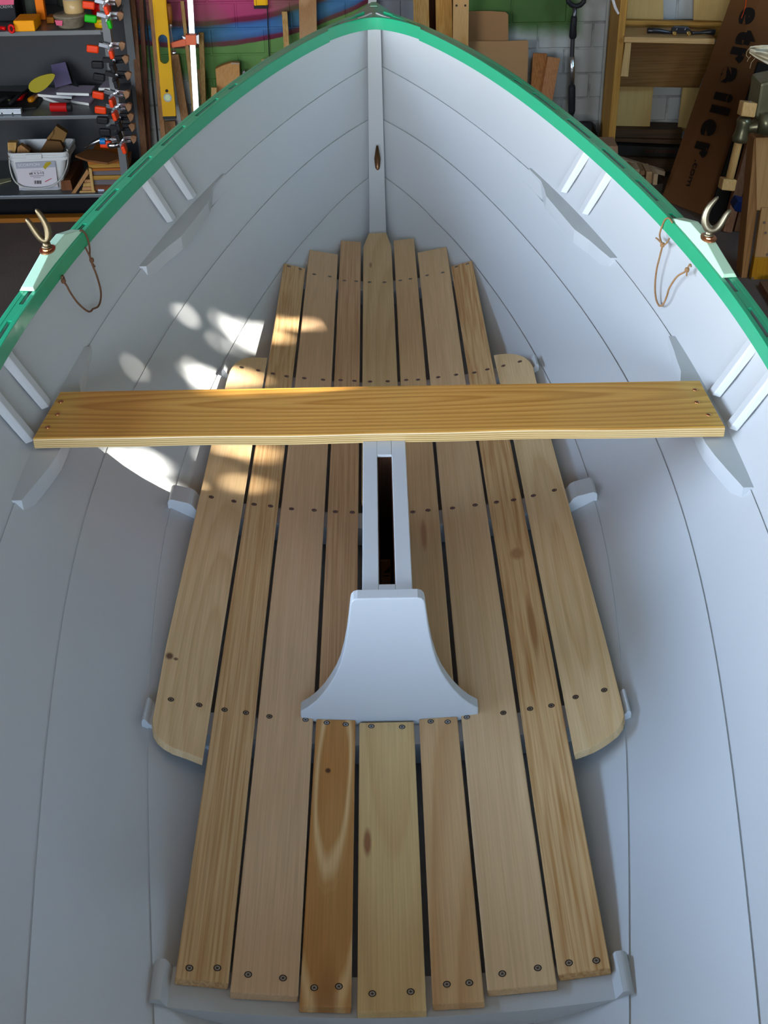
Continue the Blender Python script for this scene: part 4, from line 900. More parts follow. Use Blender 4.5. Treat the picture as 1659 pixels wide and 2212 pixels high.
# spokeshave
ss = thing('spokeshave', 'black spokeshave with two brass screws on the rack shelf', 'spokeshave', tuple(P(1470, 76, 5.26)))
YS = 5.25
prof = [(1398, 66), (1400, 66), (1412, 66), (1425, 67), (1437, 69), (1447, 70), (1455, 70), (1492, 71), (1500, 71), (1512, 71), (1522, 69.5), (1532, 69), (1542, 69.5), (1544, 70)]
rs = [.009, .0115, .0112, .010, .008, .0065, .0075, .0075, .0065, .006, .0075, .0105, .0122, .010]
iron = mat('black_japanned_iron', (.012, .012, .013), .3, .3)
MB().tube([P(u, v, YS) for u, v in prof[:7]], rs[:7], 12).build('handle', iron, ss, smooth=True)
MB().tube([P(u, v, YS) for u, v in prof[7:]], rs[7:], 12).build('handle', iron, ss, smooth=True)
qp([(1452, 61), (1457, 58), (1487, 59), (1492, 63), (1493, 74), (1450, 73)], YS-.012, .02, 'body', iron, ss, bevel=.003)
for u in (1457, 1488): MB().lathe(P(u, 72, YS-.014), [(.0085, .004), (.0085, -.004), (.006, -.006)], 16, axis='Y').build('brass_screw', mat('brass', (.75, .50, .16), .25, 1), ss)
for u in (1462, 1480): MB().tube([P(u-1, 65, YS-.014), P(u+1, 61, YS-.014)], .0018, 6).build('steel_pin', steel, ss)

# long leaning carton with lettering
ct = thing('long_carton', 'long dark brown carton leaning aslant with bold black lettering', 'carton', tuple(P(1500, 460, 4.9)))
TL, TR, BL, BR = P(1577, 0, 5.20), P(1700, 0, 4.98), P(1425, 440, 5.0), P(1548, 440, 4.80)
def ext(a, b, z): return a+(b-a)*((z-a.z)/(b.z-a.z))
BL2, BR2 = ext(TL, BL, FLOOR+.002), ext(TR, BR, FLOOR+.002); TL2, TR2 = TL+(TL-BL)*.8, TR+(TR-BR)*.8
nn = (BL2-TL2).cross(TR2-TL2).normalized()
if nn.y > 0: nn = -nn
back = -nn*.12
ctm = mat('dark_brown_cardboard', (.125, .064, .034), .7, noise=.08, nscale=6)
MB().hexa([BL2, BR2, BR2+back, BL2+back, TL2, TR2, TR2+back, TL2+back]).build('carton_body', ctm, ct, bevel=.002)
def onface(u, v):
    r = ray(u, v); return V((0, 0, CH))+r*((TL-V((0, 0, CH))).dot(nn)/r.dot(nn))+nn*.0015
ink = mat('black_ink', (.012, .010, .009), .6)
tdn = (BL-TL).normalized(); tac = nn.cross(tdn)
if tac.dot(TR-TL) < 0: tac = -tac
for ch, u, v, nu, nv in (('e', 1618, 35, 1607, 78), ('t', 1611, 82, 0, 0), ('r', 1597, 117, 0, 0), ('a', 1578, 163, 0, 0), ('i', 1562, 210, 0, 0), ('l', 1554, 238, 0, 0), ('e', 1535, 277, 0, 0), ('r', 1519, 322, 0, 0)):
    p_ = onface(u, v)
    text('letter', ch, ink, .125, p_, tdn, tac, ct, sxy=(.85, .95), bold=.011)
text('letter', '.com', ink, .06, onface(1497, 375), tdn, tac, ct, sxy=(.9, .7))
wire = MB().tube([onface(1613, -5), onface(1611, 15), onface(1606, 30), onface(1602, 40)], .0018, 6).build('tape_tag', mat('orange_string', (.5, .1, .03), .6), ct)

# bench vice with wooden handle, in front of the carton
vs_ = thing('bench_vice', 'olive green cast iron vice with a wooden bar handle', 'vice', tuple(P(1640, 300, 4.2)))
vm = mat('worn_olive_iron', (.13, .12, .065), .35, .7, noise=.35, nscale=18, bump=.4, bscale=40)
YV = 4.2
vp = lambda u, v, y=0: P(u, v, YV+y)
hm = wood('beech_handle', (.66, .46, .26), (.54, .35, .17), 'line', 60, 1, .04, axis='Z')
MB().tube([vp(1603, 275), vp(1597, 300), vp(1586, 345), vp(1574, 395)], .0135, 14).build('handle_bar', hm, vs_, smooth=True)
def block(u, v, w_, h_, dp, tilt, y=0): 
    c = vp(u, v, y); k_ = mpx(c); return box('handle_end_block', c, (w_*k_, dp, h_*k_), hm, vs_, rot=Matrix.Rotation(tilt, 3, 'Y') @ Matrix.Rotation(-.15, 3, 'X'), bevel=.004, seg=3)
b1 = block(1614, 235, 31, 30, .05, .12); block(1571, 397, 30, 24, .05, .12)
MB().lathe(vp(1617, 224)+V((0, -.018, .01)), [(.004, 0), (.004, .003), (.001, .004)], 10).build('handle_screw', screwm, vs_)
MB().tube([vp(1609, 254), vp(1607, 262), vp(1605, 272), vp(1602, 285), vp(1599, 297), vp(1597, 306)], [.020, .024, .021, .022, .026, .023], 16).build('spindle_boss', vm, vs_, smooth=True)
MB().tube([vp(1606, 278, .01), vp(1625, 274, .012), vp(1632, 272, .014), vp(1642, 272, .016)], [.019, .018, .026, .028], 16).build('spindle', vm, vs_, smooth=True)
qp([(1643, 180), (1700, 168), (1700, 300), (1648, 296), (1640, 262), (1630, 255), (1638, 215)], YV-.01, .12, 'jaw_body', vm, vs_, bevel=.012)
MB().tube([vp(1655, 245, -.02), vp(1654, 285, -.02)], [.02, .028], 14).build('slide_boss', vm, vs_, smooth=True)
# bench leg / timber below the vice
bench = thing('timber_bench', 'pine bench at the right edge with nailed front boards', 'bench', tuple(P(1640, 640, 4.15)))
w_b = wood('bench_pine', (.50, .32, .18), (.38, .23, .12), 'line', 16, 3, .05, axis='Z', mix=.6); w_b2 = wood('bench_amber', (.46, .25, .07), (.34, .17, .05), 'line', 16, 3, .05, axis='Z', mix=.6)
BY = 4.22
qp([(1632, 298), (1720, 295), (1720, 455), (1634, 455)], BY, .10, 'upper_board', w_b, bench, .003)
qp([(1629, 300), (1636, 298), (1636, 455), (1608, 640), (1598, 640)], BY+.005, .08, 'leg', wood('bench_leg_pine', (.36, .21, .11), (.26, .14, .07), 'line', 20, 2, .05, axis='Z'), bench, .002)
qp([(1645, 450), (1720, 450), (1720, 558), (1630, 556)], BY-.01, .03, 'front_board', w_b, bench, .002)
qp([(1630, 556), (1720, 558), (1720, 618), (1620, 616)], BY-.012, .03, 'front_board', w_b2, bench, .002)
qp([(1610, 616), (1720, 618), (1720, 640), (1606, 636)], BY+.03, .04, 'base_board', pbr, bench, .001)  # brown board along the foot of the bench
for (u, v) in ((1651, 481), (1654, 503), (1657, 550), (1625, 601)): MB().lathe(P(u, v, BY-.012), [(.0045, 0), (.0045, -.002)], 10, axis='Y').build('nail_head', mat('dull_nail', (.16, .12, .09), .5, .5), bench)
# bundle of battens taped together, between carton and bench
bd = [(1640, 250, 1545, 600, 20, 'lightest'), (1655, 260, 1567, 610, 18, 'darker middle'), (1668, 270, 1590, 620, 20, 'rearmost')]
tints = [wz('taped_batten_a', (.30, .16, .10), (.2, .1, .06)), wz('taped_batten_b', (.20, .10, .06), (.14, .065, .035)), wz('taped_batten_c', (.25, .13, .07), (.17, .08, .045))]
for (u0, v0, u1, v1, wv2, lb), mm_ in zip(bd, tints):
    lean('timber_batten', (u0, v0), (u1, v1), wv2, 4.72, 4.36, .03, mm_, lb+' of the three dark battens bound with blue tape', 'batten', 'battens bound with blue tape')
tp = [P(1594, 433, 4.50), P(1620, 440, 4.50), P(1622, 450, 4.50), P(1615, 462, 4.50), P(1588, 457, 4.50), P(1585, 448, 4.50)]
tag(MB().prism(tp, (0, .06, 0)).build('blue_tape', mat('dark_blue_tape', (.015, .03, .10), .5), bevel=.003), 'band of dark blue tape around the leaning dark battens', 'tape')
lean('gap_shade_strip', (1640, 200), (1552, 470), 44, 4.82, 4.74, .02, mat('black_gap_shade', (.012, .012, .014), .8), 'black strip painting the shaded gap between the carton and the taped battens', 'sheet', up_=.1)  # stands in for the dark gap here; its black is the shade
# rag
rg = MB(); g4 = random.Random(2)
NU, NVv = 16, 10; vv = []; ff = []
for i in range(NU+1):
    for j in range(NVv+1):
        a_ = i/NU; b4 = j/NVv
        u = 1619+a_*95; half_ = 7+a_*45; mid = 108+a_*22
        v = mid+(b4-.5)*half_*(1.35 if a_ > .1 else 1)
        p = P(u, v, 4.28+.03*math.sin(b4*9+a_*2)+.012*math.sin(a_*17+b4*5)-.05*a_); vv.append(p)
for i in range(NU):
    for j in range(NVv): ff.append((i*(NVv+1)+j, i*(NVv+1)+j+1, (i+1)*(NVv+1)+j+1, (i+1)*(NVv+1)+j))
me = bpy.data.meshes.new('m'); me.from_pydata([tuple(p) for p in vv], [], ff)
rag = link('cotton_rag', me, mat('cream_cotton', (.70, .64, .50), .85, bump=.4, bscale=300), None, smooth=True)
so_ = rag.modifiers.new('solid', 'SOLIDIFY'); so_.thickness = .008
sb = rag.modifiers.new('sub', 'SUBSURF'); sb.levels = 1; sb.render_levels = 1
tag(rag, 'frayed cream cotton rag hanging over the vice', 'rag')
for pp in ([(1619, 104), (1613, 112), (1612, 120), (1617, 125)], [(1622, 121), (1616, 128), (1614, 133)], [(1631, 126), (1623, 135), (1620, 148)]):
    MB().tube([P(u, v, 4.27) for u, v in pp], .0008, 5).build('loose_thread', mat('thread', (.45, .36, .24), .8), rag, local=True)
# floor strip
a = [P(46, 462, 4.93), P(246, 459, 4.93)]
tag(box('timber_strip', ((a[0].x+a[1].x)/2, 4.90, FLOOR+.009), (a[1].x-a[0].x+.2, .04, .018), wood('orange_floor_strip', (.32, .14, .045), (.22, .09, .03), 'line', 20, 2, .04, axis='X')), 'orange brown strip lying on the floor before the steel shelves', 'strip')
gr_p = PZ(1640, 660, FLOOR)
tag(box('floor_plank', (1.75, 3.9, FLOOR+.01), (.9, .5, .02), wood('rough_floor_plank', (.20, .11, .07), (.13, .07, .045), 'line', 14, 4, .06, axis='X')), 'rough reddish plank lying on the floor below the bench', 'plank')

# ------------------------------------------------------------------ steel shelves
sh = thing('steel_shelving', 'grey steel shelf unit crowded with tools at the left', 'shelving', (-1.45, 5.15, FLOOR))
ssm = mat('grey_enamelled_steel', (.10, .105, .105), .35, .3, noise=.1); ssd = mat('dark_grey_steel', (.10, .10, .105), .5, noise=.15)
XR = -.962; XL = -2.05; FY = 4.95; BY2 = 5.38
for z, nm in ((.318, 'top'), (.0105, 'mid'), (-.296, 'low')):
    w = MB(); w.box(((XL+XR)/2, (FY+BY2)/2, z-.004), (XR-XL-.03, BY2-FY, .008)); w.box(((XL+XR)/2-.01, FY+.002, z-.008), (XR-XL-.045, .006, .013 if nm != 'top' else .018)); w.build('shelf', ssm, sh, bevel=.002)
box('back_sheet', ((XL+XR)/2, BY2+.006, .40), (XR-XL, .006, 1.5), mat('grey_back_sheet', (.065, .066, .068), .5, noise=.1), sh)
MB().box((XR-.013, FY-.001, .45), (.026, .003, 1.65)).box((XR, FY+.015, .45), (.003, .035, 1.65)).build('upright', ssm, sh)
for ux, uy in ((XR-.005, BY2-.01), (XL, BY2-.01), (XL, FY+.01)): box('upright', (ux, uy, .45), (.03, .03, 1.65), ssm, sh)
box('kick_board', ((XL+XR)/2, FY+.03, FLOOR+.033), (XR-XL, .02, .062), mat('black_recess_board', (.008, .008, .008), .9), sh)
MB().prism([P(228, 251, FY-.004), P(268, 250, FY-.004), P(268, 256, FY-.004), P(230, 274, FY-.004)], (0, -.003, 0)).build('gusset_plate', ssm, sh)

# spring clamps up the shelf post : one built, the rest copied
orange = mat('orange_rubber', (.85, .13, .01), .4); gr_g = mat('green_rubber', (.03, .45, .05), .4)
chrome = mat('chromed_steel', (.55, .55, .57), .18, 1); padm = mat('tan_clamp_pad', (.33, .20, .13), .6)
def make_clamp():
    t = thing('spring_clamp', 'x', 'clamp', (0, 0, 0), 'spring clamps gripping the shelf post')
    # local frame : X right, Y away, Z up ; pivot at origin
    def part(nm, mb, m, **k): return mb.build(nm, m, t, local=True, **k)
    part('jaw_arm', MB().box((-.022, -.012, -.001), (.045, .014, .016), rot=Matrix.Rotation(.25, 3, 'Y')).box((.016, -.004, .004), (.036, .014, .013)), chrome, bevel=.002)
    part('jaw_arm', MB().box((-.004, -.045, -.004), (.012, .075, .014)).box((.014, -.006, -.010), (.030, .014, .010)), chrome, bevel=.002)
    part('grip', MB().box((-.066, -.014, -.012), (.044, .019, .027), rot=Matrix.Rotation(.12, 3, 'Y')), orange, bevel=.006, seg=3)
    part('grip', MB().box((.006, -.085, -.012), (.015, .05, .030), rot=Matrix.Rotation(-.2, 3, 'Y')), orange, bevel=.005, seg=3)
    part('spring', MB().lathe((0, -.022, 0), [(.006, -.008), (.006, .008)], 12, axis='Y'), steel)
    part('jaw_pad', MB().prism([(.026, -.012, .006), (.040, -.012, .012), (.052, -.012, .006), (.048, -.012, -.012), (.036, -.012, -.022), (.030, -.012, -.006)], (0, .02, 0)), padm, bevel=.002)
    return t
proto = make_clamp(); used = [False]
cl_spots = [(4, 232, orange, 1, 'orange handled spring clamp over the red tub, highest on the post'), (34, 236, gr_g, 1, 'green handled spring clamp above the small yellow tub'),
            (99, 240, orange, 1, 'orange handled spring clamp just below the top shelf'), (130, 249, black, 0, 'upper of two bare black spring clamps mid post'), (162, 254, black, 0, 'lower of two bare black spring clamps mid post'),
            (202, 252, orange, 1, 'upper orange clamp of the pair over the middle shelf edge'), (231, 256, orange, 1, 'lower orange clamp of the pair over the middle shelf edge'), (253, 260, black, 0, 'black spring clamp at the middle shelf edge'),
            (276, 264, black, 0, 'black spring clamp just under the middle shelf'), (302, 266, orange, 1, 'lowest orange spring clamp, above the timber pile')]
matc = {}
for (v, u, m, cf, lb) in cl_spots:
    if not used[0]: t = proto; used[0] = True; kids = list(proto.children)
    else:
        t = proto.copy(); C.objects.link(t); kids = []
        for ch in proto.children:
            c = ch.copy(); C.objects.link(c); c.parent = t; kids.append(c)
    t.location = P(u, v-3, FY-.012); t['label'] = lb; t.rotation_euler = (0, g3.uniform(-.08, .08), g3.uniform(-.12, .12)); t.scale = (1, 1, 1)
    if m is not orange:
        for c in kids:
            if c.name.startswith('grip') or (m is black and c.name.startswith('jaw_arm')):
                key = (c.data.name, m.name)
                if key not in matc:
                    d2_ = c.data.copy(); d2_.materials.clear(); d2_.materials.append(m); matc[key] = d2_
                c.data = matc[key]
k = thing('hand_screw_clamp', 'big chromed clamp jutting left below the spring clamps', 'clamp', tuple(P(240, 318, FY-.03)))
MB().tube([P(184, 320, FY-.03), P(200, 310, FY-.03), P(222, 300, FY-.03), P(250, 300, FY-.02)], [.004, .008, .011, .011], 10).build('curved_arm', chrome, k, smooth=True)
MB().tube([P(232, 313, FY-.05), P(238, 315, FY-.05), P(262, 312, FY-.05)], [.007, .012, .010], 12).build('barrel', chrome, k, smooth=True)
MB().lathe(P(222, 305, FY-.04), [(.012, -.01), (.012, .01)], 12, axis='X').build('blue_collar', mat('blue_collar', (.05, .2, .45), .4), k)

# things on the top shelf  (base height .318)
def on(u, v, z, Yd=None):  # where a pixel ray meets a shelf surface
    return PZ(u, v, z)
ST, SM, SL = .3185, .011, -.2955
def pbox(name, u0, u1, v0, vb, z, dp, m, parent=None, bevel=.003, rot=0, Yf=None):
    """box whose front face spans u0..u1 and v0 (top) .. vb (bottom) with its foot on height z"""
    a, b_ = PZ(u0, vb, z), PZ(u1, vb, z); Y = (a.y+b_.y)/2 if Yf is None else Yf
    top = P((u0+u1)/2, v0, Y).z; c = V(((a.x+b_.x)/2, Y+dp/2, (z+top)/2+.0006))
    return MB().box(c, (b_.x-a.x, dp, top-z), rot=Matrix.Rotation(rot, 3, 'Z')).build(name, m, parent, bevel=bevel)
k = thing('screw_carton', 'black carton with a pink label reading screws on the top shelf', 'carton', tuple(PZ(15, 50, ST)))
pbox('carton_body', -45, 36, -60, 47, ST, .12, mat('black_carton', (.015, .017, .02), .5), k)
Yk = PZ(0, 47, ST).y-.001
MB().prism([P(-40, -60, Yk), P(31, -60, Yk), P(30, 10, Yk), P(-40, 12, Yk)], (0, -.001, 0)).build('pink_label', mat('pink_paper', (.70, .20, .28), .6), k)
text('lettering', 'SCREWS', mat('pale_ink', (.5, .5, .5), .6), .014, P(12, 15, Yk-.002), (1, 0, .02), (0, 0, 1), k)
text('lettering', 'PREMIUM', mat('red_ink', (.35, .03, .05), .6), .010, P(9, 6, Yk-.003), (1, 0, .02), (0, 0, 1), k) if False else None
tag(pbox('yellow_case', 32, 76, 45, 69, ST, .11, mat('amber_plastic', (.95, .45, .02), .5), bevel=.004), 'squat amber yellow plastic case at the front of the top shelf', 'case')
k = thing('red_pliers', 'red handled pliers lying left of the amber case', 'pliers', tuple(PZ(12, 62, ST)))
rdp = mat('red_grip', (.60, .02, .04), .4)
MB().tube([PZ(0, 60, ST+.012), PZ(12, 62, ST+.010)], .007, 8).build('handle', rdp, k, smooth=True)
c = PZ(25, 62, ST+.016); MB().tube([c+V((.009*math.cos(a), -.002, .013*math.sin(a))) for a in [i*2*math.pi/14 for i in range(15)]], .0045, 8).build('ring_handle', rdp, k, smooth=True)
MB().tube([PZ(12, 67, ST+.003), PZ(33, 70, ST+.003)], .0016, 6).build('steel_tip', steel, k)
glass = mat('cloudy_dark_jar', (.06, .065, .055), .12, spec=.6)
def jar(name, u, vt, vb, wpx, z, m, label, cat, prof=None, lid=None, sy=1.0, back=0):
    base = PZ(u, vb, z); k_ = mpx(base); r = wpx/2*k_; base = base+V((0, r*sy*.8+back, .0006)); top = P(u, vt, base.y-r*.5).z; h = top-base.z
    prof = prof or [(.0, 0), (.92, 0), (1, .06), (1, .9), (.95, 1), (.0, 1)]
    if lid:
        t = thing(name, label, cat, tuple(base))
        MB().lathe(base, [(r*a, h*b) for a, b in prof], 28, sy=sy).build('tub', m, t, smooth=True)
        lm, lr, l0, l1 = lid
        MB().lathe(base, [(r*lr*.97, h*l0), (r*lr, h*(l0+.02)), (r*lr, h*(l1-.02)), (r*lr*.96, h*l1)], 28, sy=sy).build('lid', lm, t, smooth=False)
        return t
    return tag(MB().lathe(base, [(r*a, h*b) for a, b in prof], 28, sy=sy).build(name, m, None, smooth=True), label, cat)
jar('glass_jar', 68, -30, 42, 34, ST, glass, 'dark glass jar behind the amber case on the top shelf', 'jar', back=.03)
tag(pbox('orange_carton', 87, 105, -40, 37, ST, .03, mat('bright_orange_card', (.85, .28, .02), .5), Yf=5.12, rot=.0), 'narrow bright orange box standing behind the amber case', 'box')
tag(pbox('dark_amber_box', 94, 110, 38, 60, ST, .06, mat('dark_amber_card', (.30, .13, .01), .5), Yf=5.06), 'dark amber box under the bright orange one', 'box')
jar('glass_jar', 125, -30, 28, 26, ST, glass, 'second dark jar, behind the round clear tub', 'jar', back=.10)
clr = mat('milky_clear_plastic', (.30, .26, .20), .25, noise=.4, nscale=60)
rt_ = jar('round_tub', 149, 34, 64, 72, ST, clr, 'wide round milky tub full of screws on the top shelf', 'tub', prof=[(0, 0), (.70, 0), (.76, .05), (.92, .75), (1, .8), (1, .92), (.95, 1), (0, 1)], lid=(mat('milky_lid', (.36, .33, .28), .25), 1.0, .80, .96))
tc_ = PZ(149, 64, ST); rr_ = 72/2*mpx(tc_)
ppp = PZ(125, 57, ST+.02); MB().prism([P(118, 44, tc_.y-.004), P(135, 45, tc_.y-.010), P(134, 56, tc_.y-.006), P(122, 55, tc_.y)], (0, .008, 0)).build('pink_label', mat('pink_paper', (.70, .20, .28), .6), rt_)
zt_ = P(149, 34, tc_.y+.03).z
base = V((P(157, 30, tc_.y+.04).x, tc_.y+.075, zt_+.001)); rj = 22*mpx(base); hj = P(157, 3, base.y).z-base.z+.01
t = thing('cream_jar', 'cream jar standing on the lid of the round milky tub', 'jar', tuple(base))
MB().lathe(base, [(rj*.9, 0), (rj*.97, hj*.1), (rj, hj), (rj*.9, hj*1.02)], 28).build('tub', mat('cream_plastic', (.62, .47, .28), .25), t, smooth=True)
MB().lathe(base, [(rj*1.05, hj), (rj*1.05, hj*1.25)], 28).build('lid', mat('milky_lid', (.36, .33, .28), .25), t)
rtub = mat('red_plastic', (.65, .01, .008), .3)
jar('red_tub', 212, 8, 42, 46, ST, rtub, 'bright red plastic tub under the highest orange clamp', 'tub', back=.05, prof=[(0, 0), (.86, 0), (.9, .05), (1, .95), (.95, 1), (0, 1)])
jar('yellow_tub', 220, 40, 61, 36, ST, mat('yellow_amber_tub', (.70, .42, .04), .35), 'small amber tub with lemon yellow lid by the post', 'tub', prof=[(0, 0), (.9, 0), (.95, .05), (1, .9), (0, 1)], lid=(mat('lemon_plastic', (.80, .75, .02), .35), 1.13, .72, 1.02))
# middle shelf
def flat(name, px, z, th, m, label, cat, parent=None, dz=0):
    pl = [PZ(u, v, z+th) for u, v in px]; pl = [V((p.x, p.y, z+.0006)) for p in pl]
    o = MB().prism(pl, (0, 0, th)).build(name, m, parent, bevel=.0008)
    return tag(o, label, cat) if parent is None else o
tile = mat('grey_violet_sandpaper', (.50, .45, .52), .6, noise=.15, nscale=10); edge_ = mat('white_board_edge', (.95, .95, .90), .5)
stk = [([(83, 208), (142, 228), (160, 214), (105, 200)], 0.0, 'lowest of the loose grey sheets on the middle shelf'), ([(138, 217), (192, 225), (205, 208), (150, 205)], .0, 'loose grey sheet right of the lowest one'),
       ([(76, 205), (155, 211), (165, 196), (90, 190)], .0105, 'long grey sheet lying over the lowest one'), ([(122, 202), (192, 204), (205, 187), (130, 186)], .021, 'topmost grey sheet in the middle of the stack'), ([(213, 192), (240, 192), (252, 176), (228, 176)], .028, 'grey sheet at the right end of the stack beside the post')]
for px, dz, lb in stk:
    t = thing('abrasive_sheet', lb, 'sheet', tuple(PZ(px[0][0], px[0][1], SM+dz)), 'grey sheets stacked on the middle shelf')
    pl = [PZ(u, v, SM+dz+.006) for u, v in px]; pl = [V((p.x, p.y, SM+dz+.0006)) for p in pl]
    MB().prism(pl, (0, 0, .0095)).build('sheet', tile, t)
    e0, e1 = pl[0], pl[1]; oo = V((0, -.0012, 0)); hz = V((0, 0, .0095))
    MB().hexa([e0+oo, e1+oo, e1, e0, e0+oo+hz, e1+oo+hz, e1+hz, e0+hz]).build('white_edge', edge_, t)
# supports for the raised sheets : the sheets rest on each other / on a dark pad
0 and flat('dark_pad', [(160, 240), (235, 222), (235, 200), (150, 205)], SM, .008, mat('dark_pad', (.05, .045, .05), .8), 'dark pad under the right end of the stacked sheets', 'pad')
t = tag(MB().prism([P(110, 140, 5.27), P(141, 134, 5.29), P(155, 180, 5.22), P(119, 190, 5.20)], (.0, .006, 0)).build('violet_carton', mat('violet_grey_card', (.16, .14, .22), .6, noise=.1)), 'violet grey card standing upright behind the sheets', 'card')
tag(MB().prism([P(143, 135, 5.31), P(165, 178, 5.24), P(170, 190, 5.22), P(152, 190, 5.25)], (0, .01, 0)).build('shadow_triangle', black), 'black triangular plate painting the shadow behind the violet card', 'plate')  # dark panel in place of the triangular shadow behind the card
ov = []
cc, ax1, ax2 = (91, 178), (27, -17), (8, 10)
for i in range(24):
    a = 2*math.pi*i/24; f = 1.0 if math.cos(a) < 0 else .75
    ov.append(P(cc[0]+ax1[0]*math.cos(a)+ax2[0]*math.sin(a)*1.15*(1.0-.35*math.cos(a)), cc[1]+ax1[1]*math.cos(a)+ax2[1]*math.sin(a)*1.15*(1.0-.35*math.cos(a)), 5.13))
tag(MB().prism(ov, (0, .005, 0)).build('hand_paddle', mat('dull_yellow_rubber', (.42, .36, .11), .6, noise=.06)), 'dull yellow oval paddle propped on the tools of the middle shelf', 'paddle')
for (u, v, m, lb, sxx) in ((41, 214, mat('red_knob', (.55, .01, .01), .3), 'screwdriver with a round red handle end on the middle shelf', 1), (66, 218, mat('ochre_knob', (.50, .22, .04), .3), 'screwdriver with a round ochre handle end on the middle shelf', 1)):
    c = PZ(u, v+6, SM)+V((0, .012, .012)); t = thing('screwdriver', lb, 'screwdriver', tuple(c))
    MB().tube([c+V((0, -.018, 0)), c+V((.0, -.012, 0)), c+V((.004, .0, .001)), c+V((.012, .06, .002))], [.006, .0115, .012, .009], 14).build('handle', m, t, smooth=True)
    MB().tube([c+V((.012, .06, .002)), c+V((.03, .17, .004))], .003, 8).build('blade', mat('dark_steel_shaft', (0, 0, 0)), t)
a, b_ = PZ(110, 243, SM), PZ(146, 243, SM); r = .017
t = thing('red_tube', 'dull red tube with black end at the front of the middle shelf', 'tube', tuple(a))
MB().tube([a+V((0, .01, r)), b_+V((0, .01, r))], r, 18).build('tube_body', mat('dull_red_plastic', (.45, .05, .05), .45), t, smooth=False)
MB().tube([b_+V((.0005, .01, r)), b_+V((.016, .01, r))], r*.98, 18).build('end_cap', black, t)
t = thing('aluminium_channel', 'short aluminium bar with two holes at the left of the middle shelf', 'bar', tuple(PZ(10, 250, SM)))
MB().box(PZ(15, 248, SM)+V((-.04, .012, .0105)), (.19, .022, .021)).build('bar_body', mat('brushed_aluminium', (.42, .45, .47), .4, .8), t, bevel=.002)
for u in (4, 27): MB().lathe(P(u, 245, PZ(15, 248, SM).y), [(.003, 0), (.003, -.0006)], 8, axis='Y').build('hole', mat('dark_recess', (0, 0, 0)), t)
flat('black_tray', [(-60, 243), (78, 232), (100, 200), (-60, 195)], SM, .006, mat('black_tray', (.02, .02, .02), .6), 'flat black tray under the screwdrivers on the middle shelf', 'tray')
for i, (x0, y0, x1, y1, rr_) in enumerate([(5, 214, 22, 217, .005), (20, 225, 60, 195, .007), (-10, 222, 30, 208, .008)]):
    MBt = MB().tube([PZ(x0, y0, SM+.012+.004*i), PZ((x0+x1)/2, (y0+y1)/2-3, SM+.02+.004*i), PZ(x1, y1, SM+.014+.004*i)], rr_, 8)
    tag(MBt.build('tool_handle', mat('dull_green_grip', (.10, .10, .05), .5) if i == 0 else black, smooth=True), ['dull green tool grip at the left end of the middle shelf', 'black tool handle slanting behind the red knobbed screwdriver', 'black tool handle lying low at the left of the middle shelf'][i], 'tool')
# bottom shelf : bucket
bk_ = thing('plastic_bucket', 'white square bucket with wire handle and printed label', 'bucket', tuple(PZ(80, 420, SL)))
A_, B_ = PZ(37, 417, SL), PZ(132, 413, SL); ctr = (A_+B_)/2; hw = (B_.x-A_.x)/2; zt_ = P(75, 330, ctr.y).z
def rrect(cx, cy, hx, hy, r, z, n=5):
    out = []
    for (sx_, sy_, a0) in ((1, 1, 0), (-1, 1, 90), (-1, -1, 180), (1, -1, 270)):
        for i in range(n+1):
            a = math.radians(a0+90*i/n); out.append(V((cx+sx_*(hx-r)+r*math.cos(a), cy+sy_*(hy-r)+r*math.sin(a), z)))
    return out
topx = (P(14, 330, ctr.y), P(145, 325, ctr.y)); hwt = (topx[1].x-topx[0].x)/2; cxt = (topx[1].x+topx[0].x)/2; dp = .085
H_ = zt_-SL
levels = [(ctr.x, hw, 0, .0006), (ctr.x*.4+cxt*.6, hw+(hwt-hw)*.75, .0, H_*.74), (cxt, hwt*.94, 0, H_*.80), (cxt, hwt, 0, H_*.81), (cxt, hwt, 0, H_*.88), (cxt, hwt*.97, 0, H_*.885), (cxt, hwt*.97, 0, H_*.93), (cxt, hwt*1.0, 0, H_*.94), (cxt, hwt*1.0, 0, H_*1.0), (cxt, hwt*.95, 0, H_*1.0), (cxt, hwt*.9, 0, H_*.85), (ctr.x, hw*.9, 0, .012)]
vv = []; ff = []
for (cx_, hx, _, z) in levels: vv += rrect(cx_, ctr.y+dp, hx, dp*hx/hwt*1.05, .022, SL+z)
nr = 24
for i in range(len(levels)-1):
    for j in range(nr): ff.append((i*nr+j, i*nr+(j+1) % nr, (i+1)*nr+(j+1) % nr, (i+1)*nr+j))
ff += [tuple(range(nr)), tuple(range((len(levels)-1)*nr, len(levels)*nr))]
wht = mat('white_bucket_plastic', (.70, .70, .68), .35, noise=.03)
link('bucket_body', raw(vv, ff), wht, bk_, smooth=False)
fy = ctr.y+dp-dp*1.04-.001
def fr_(u, v, h=0): return P(u, v, ctr.y-.004-h)
MB().prism([fr_(33, 352), fr_(119, 348), fr_(126, 408), fr_(42, 411)], (0, -.001, 0)).build('label', mat('label_paper', (.66, .62, .63), .6), bk_)
MB().prism([fr_(33, 352, .0015), fr_(119, 348, .0015), fr_(120.5, 361, .0015), fr_(35, 364.5, .0015)], (0, -.0006, 0)).build('label_band', mat('label_grey', (.40, .40, .43), .6), bk_)
MB().prism([fr_(41, 406, .0015), fr_(126, 403, .0015), fr_(126, 408, .0015), fr_(42, 411, .0015)], (0, -.0006, 0)).build('label_band', mat('label_grey', (0, 0, 0)), bk_)
text('lettering', 'SCORPION', mat('white_ink', (.75, .75, .75), .6), .015, fr_(62, 356.5, .003), (1, 0, .045), (0, 0, 1), bk_, sxy=(1.15, 1))
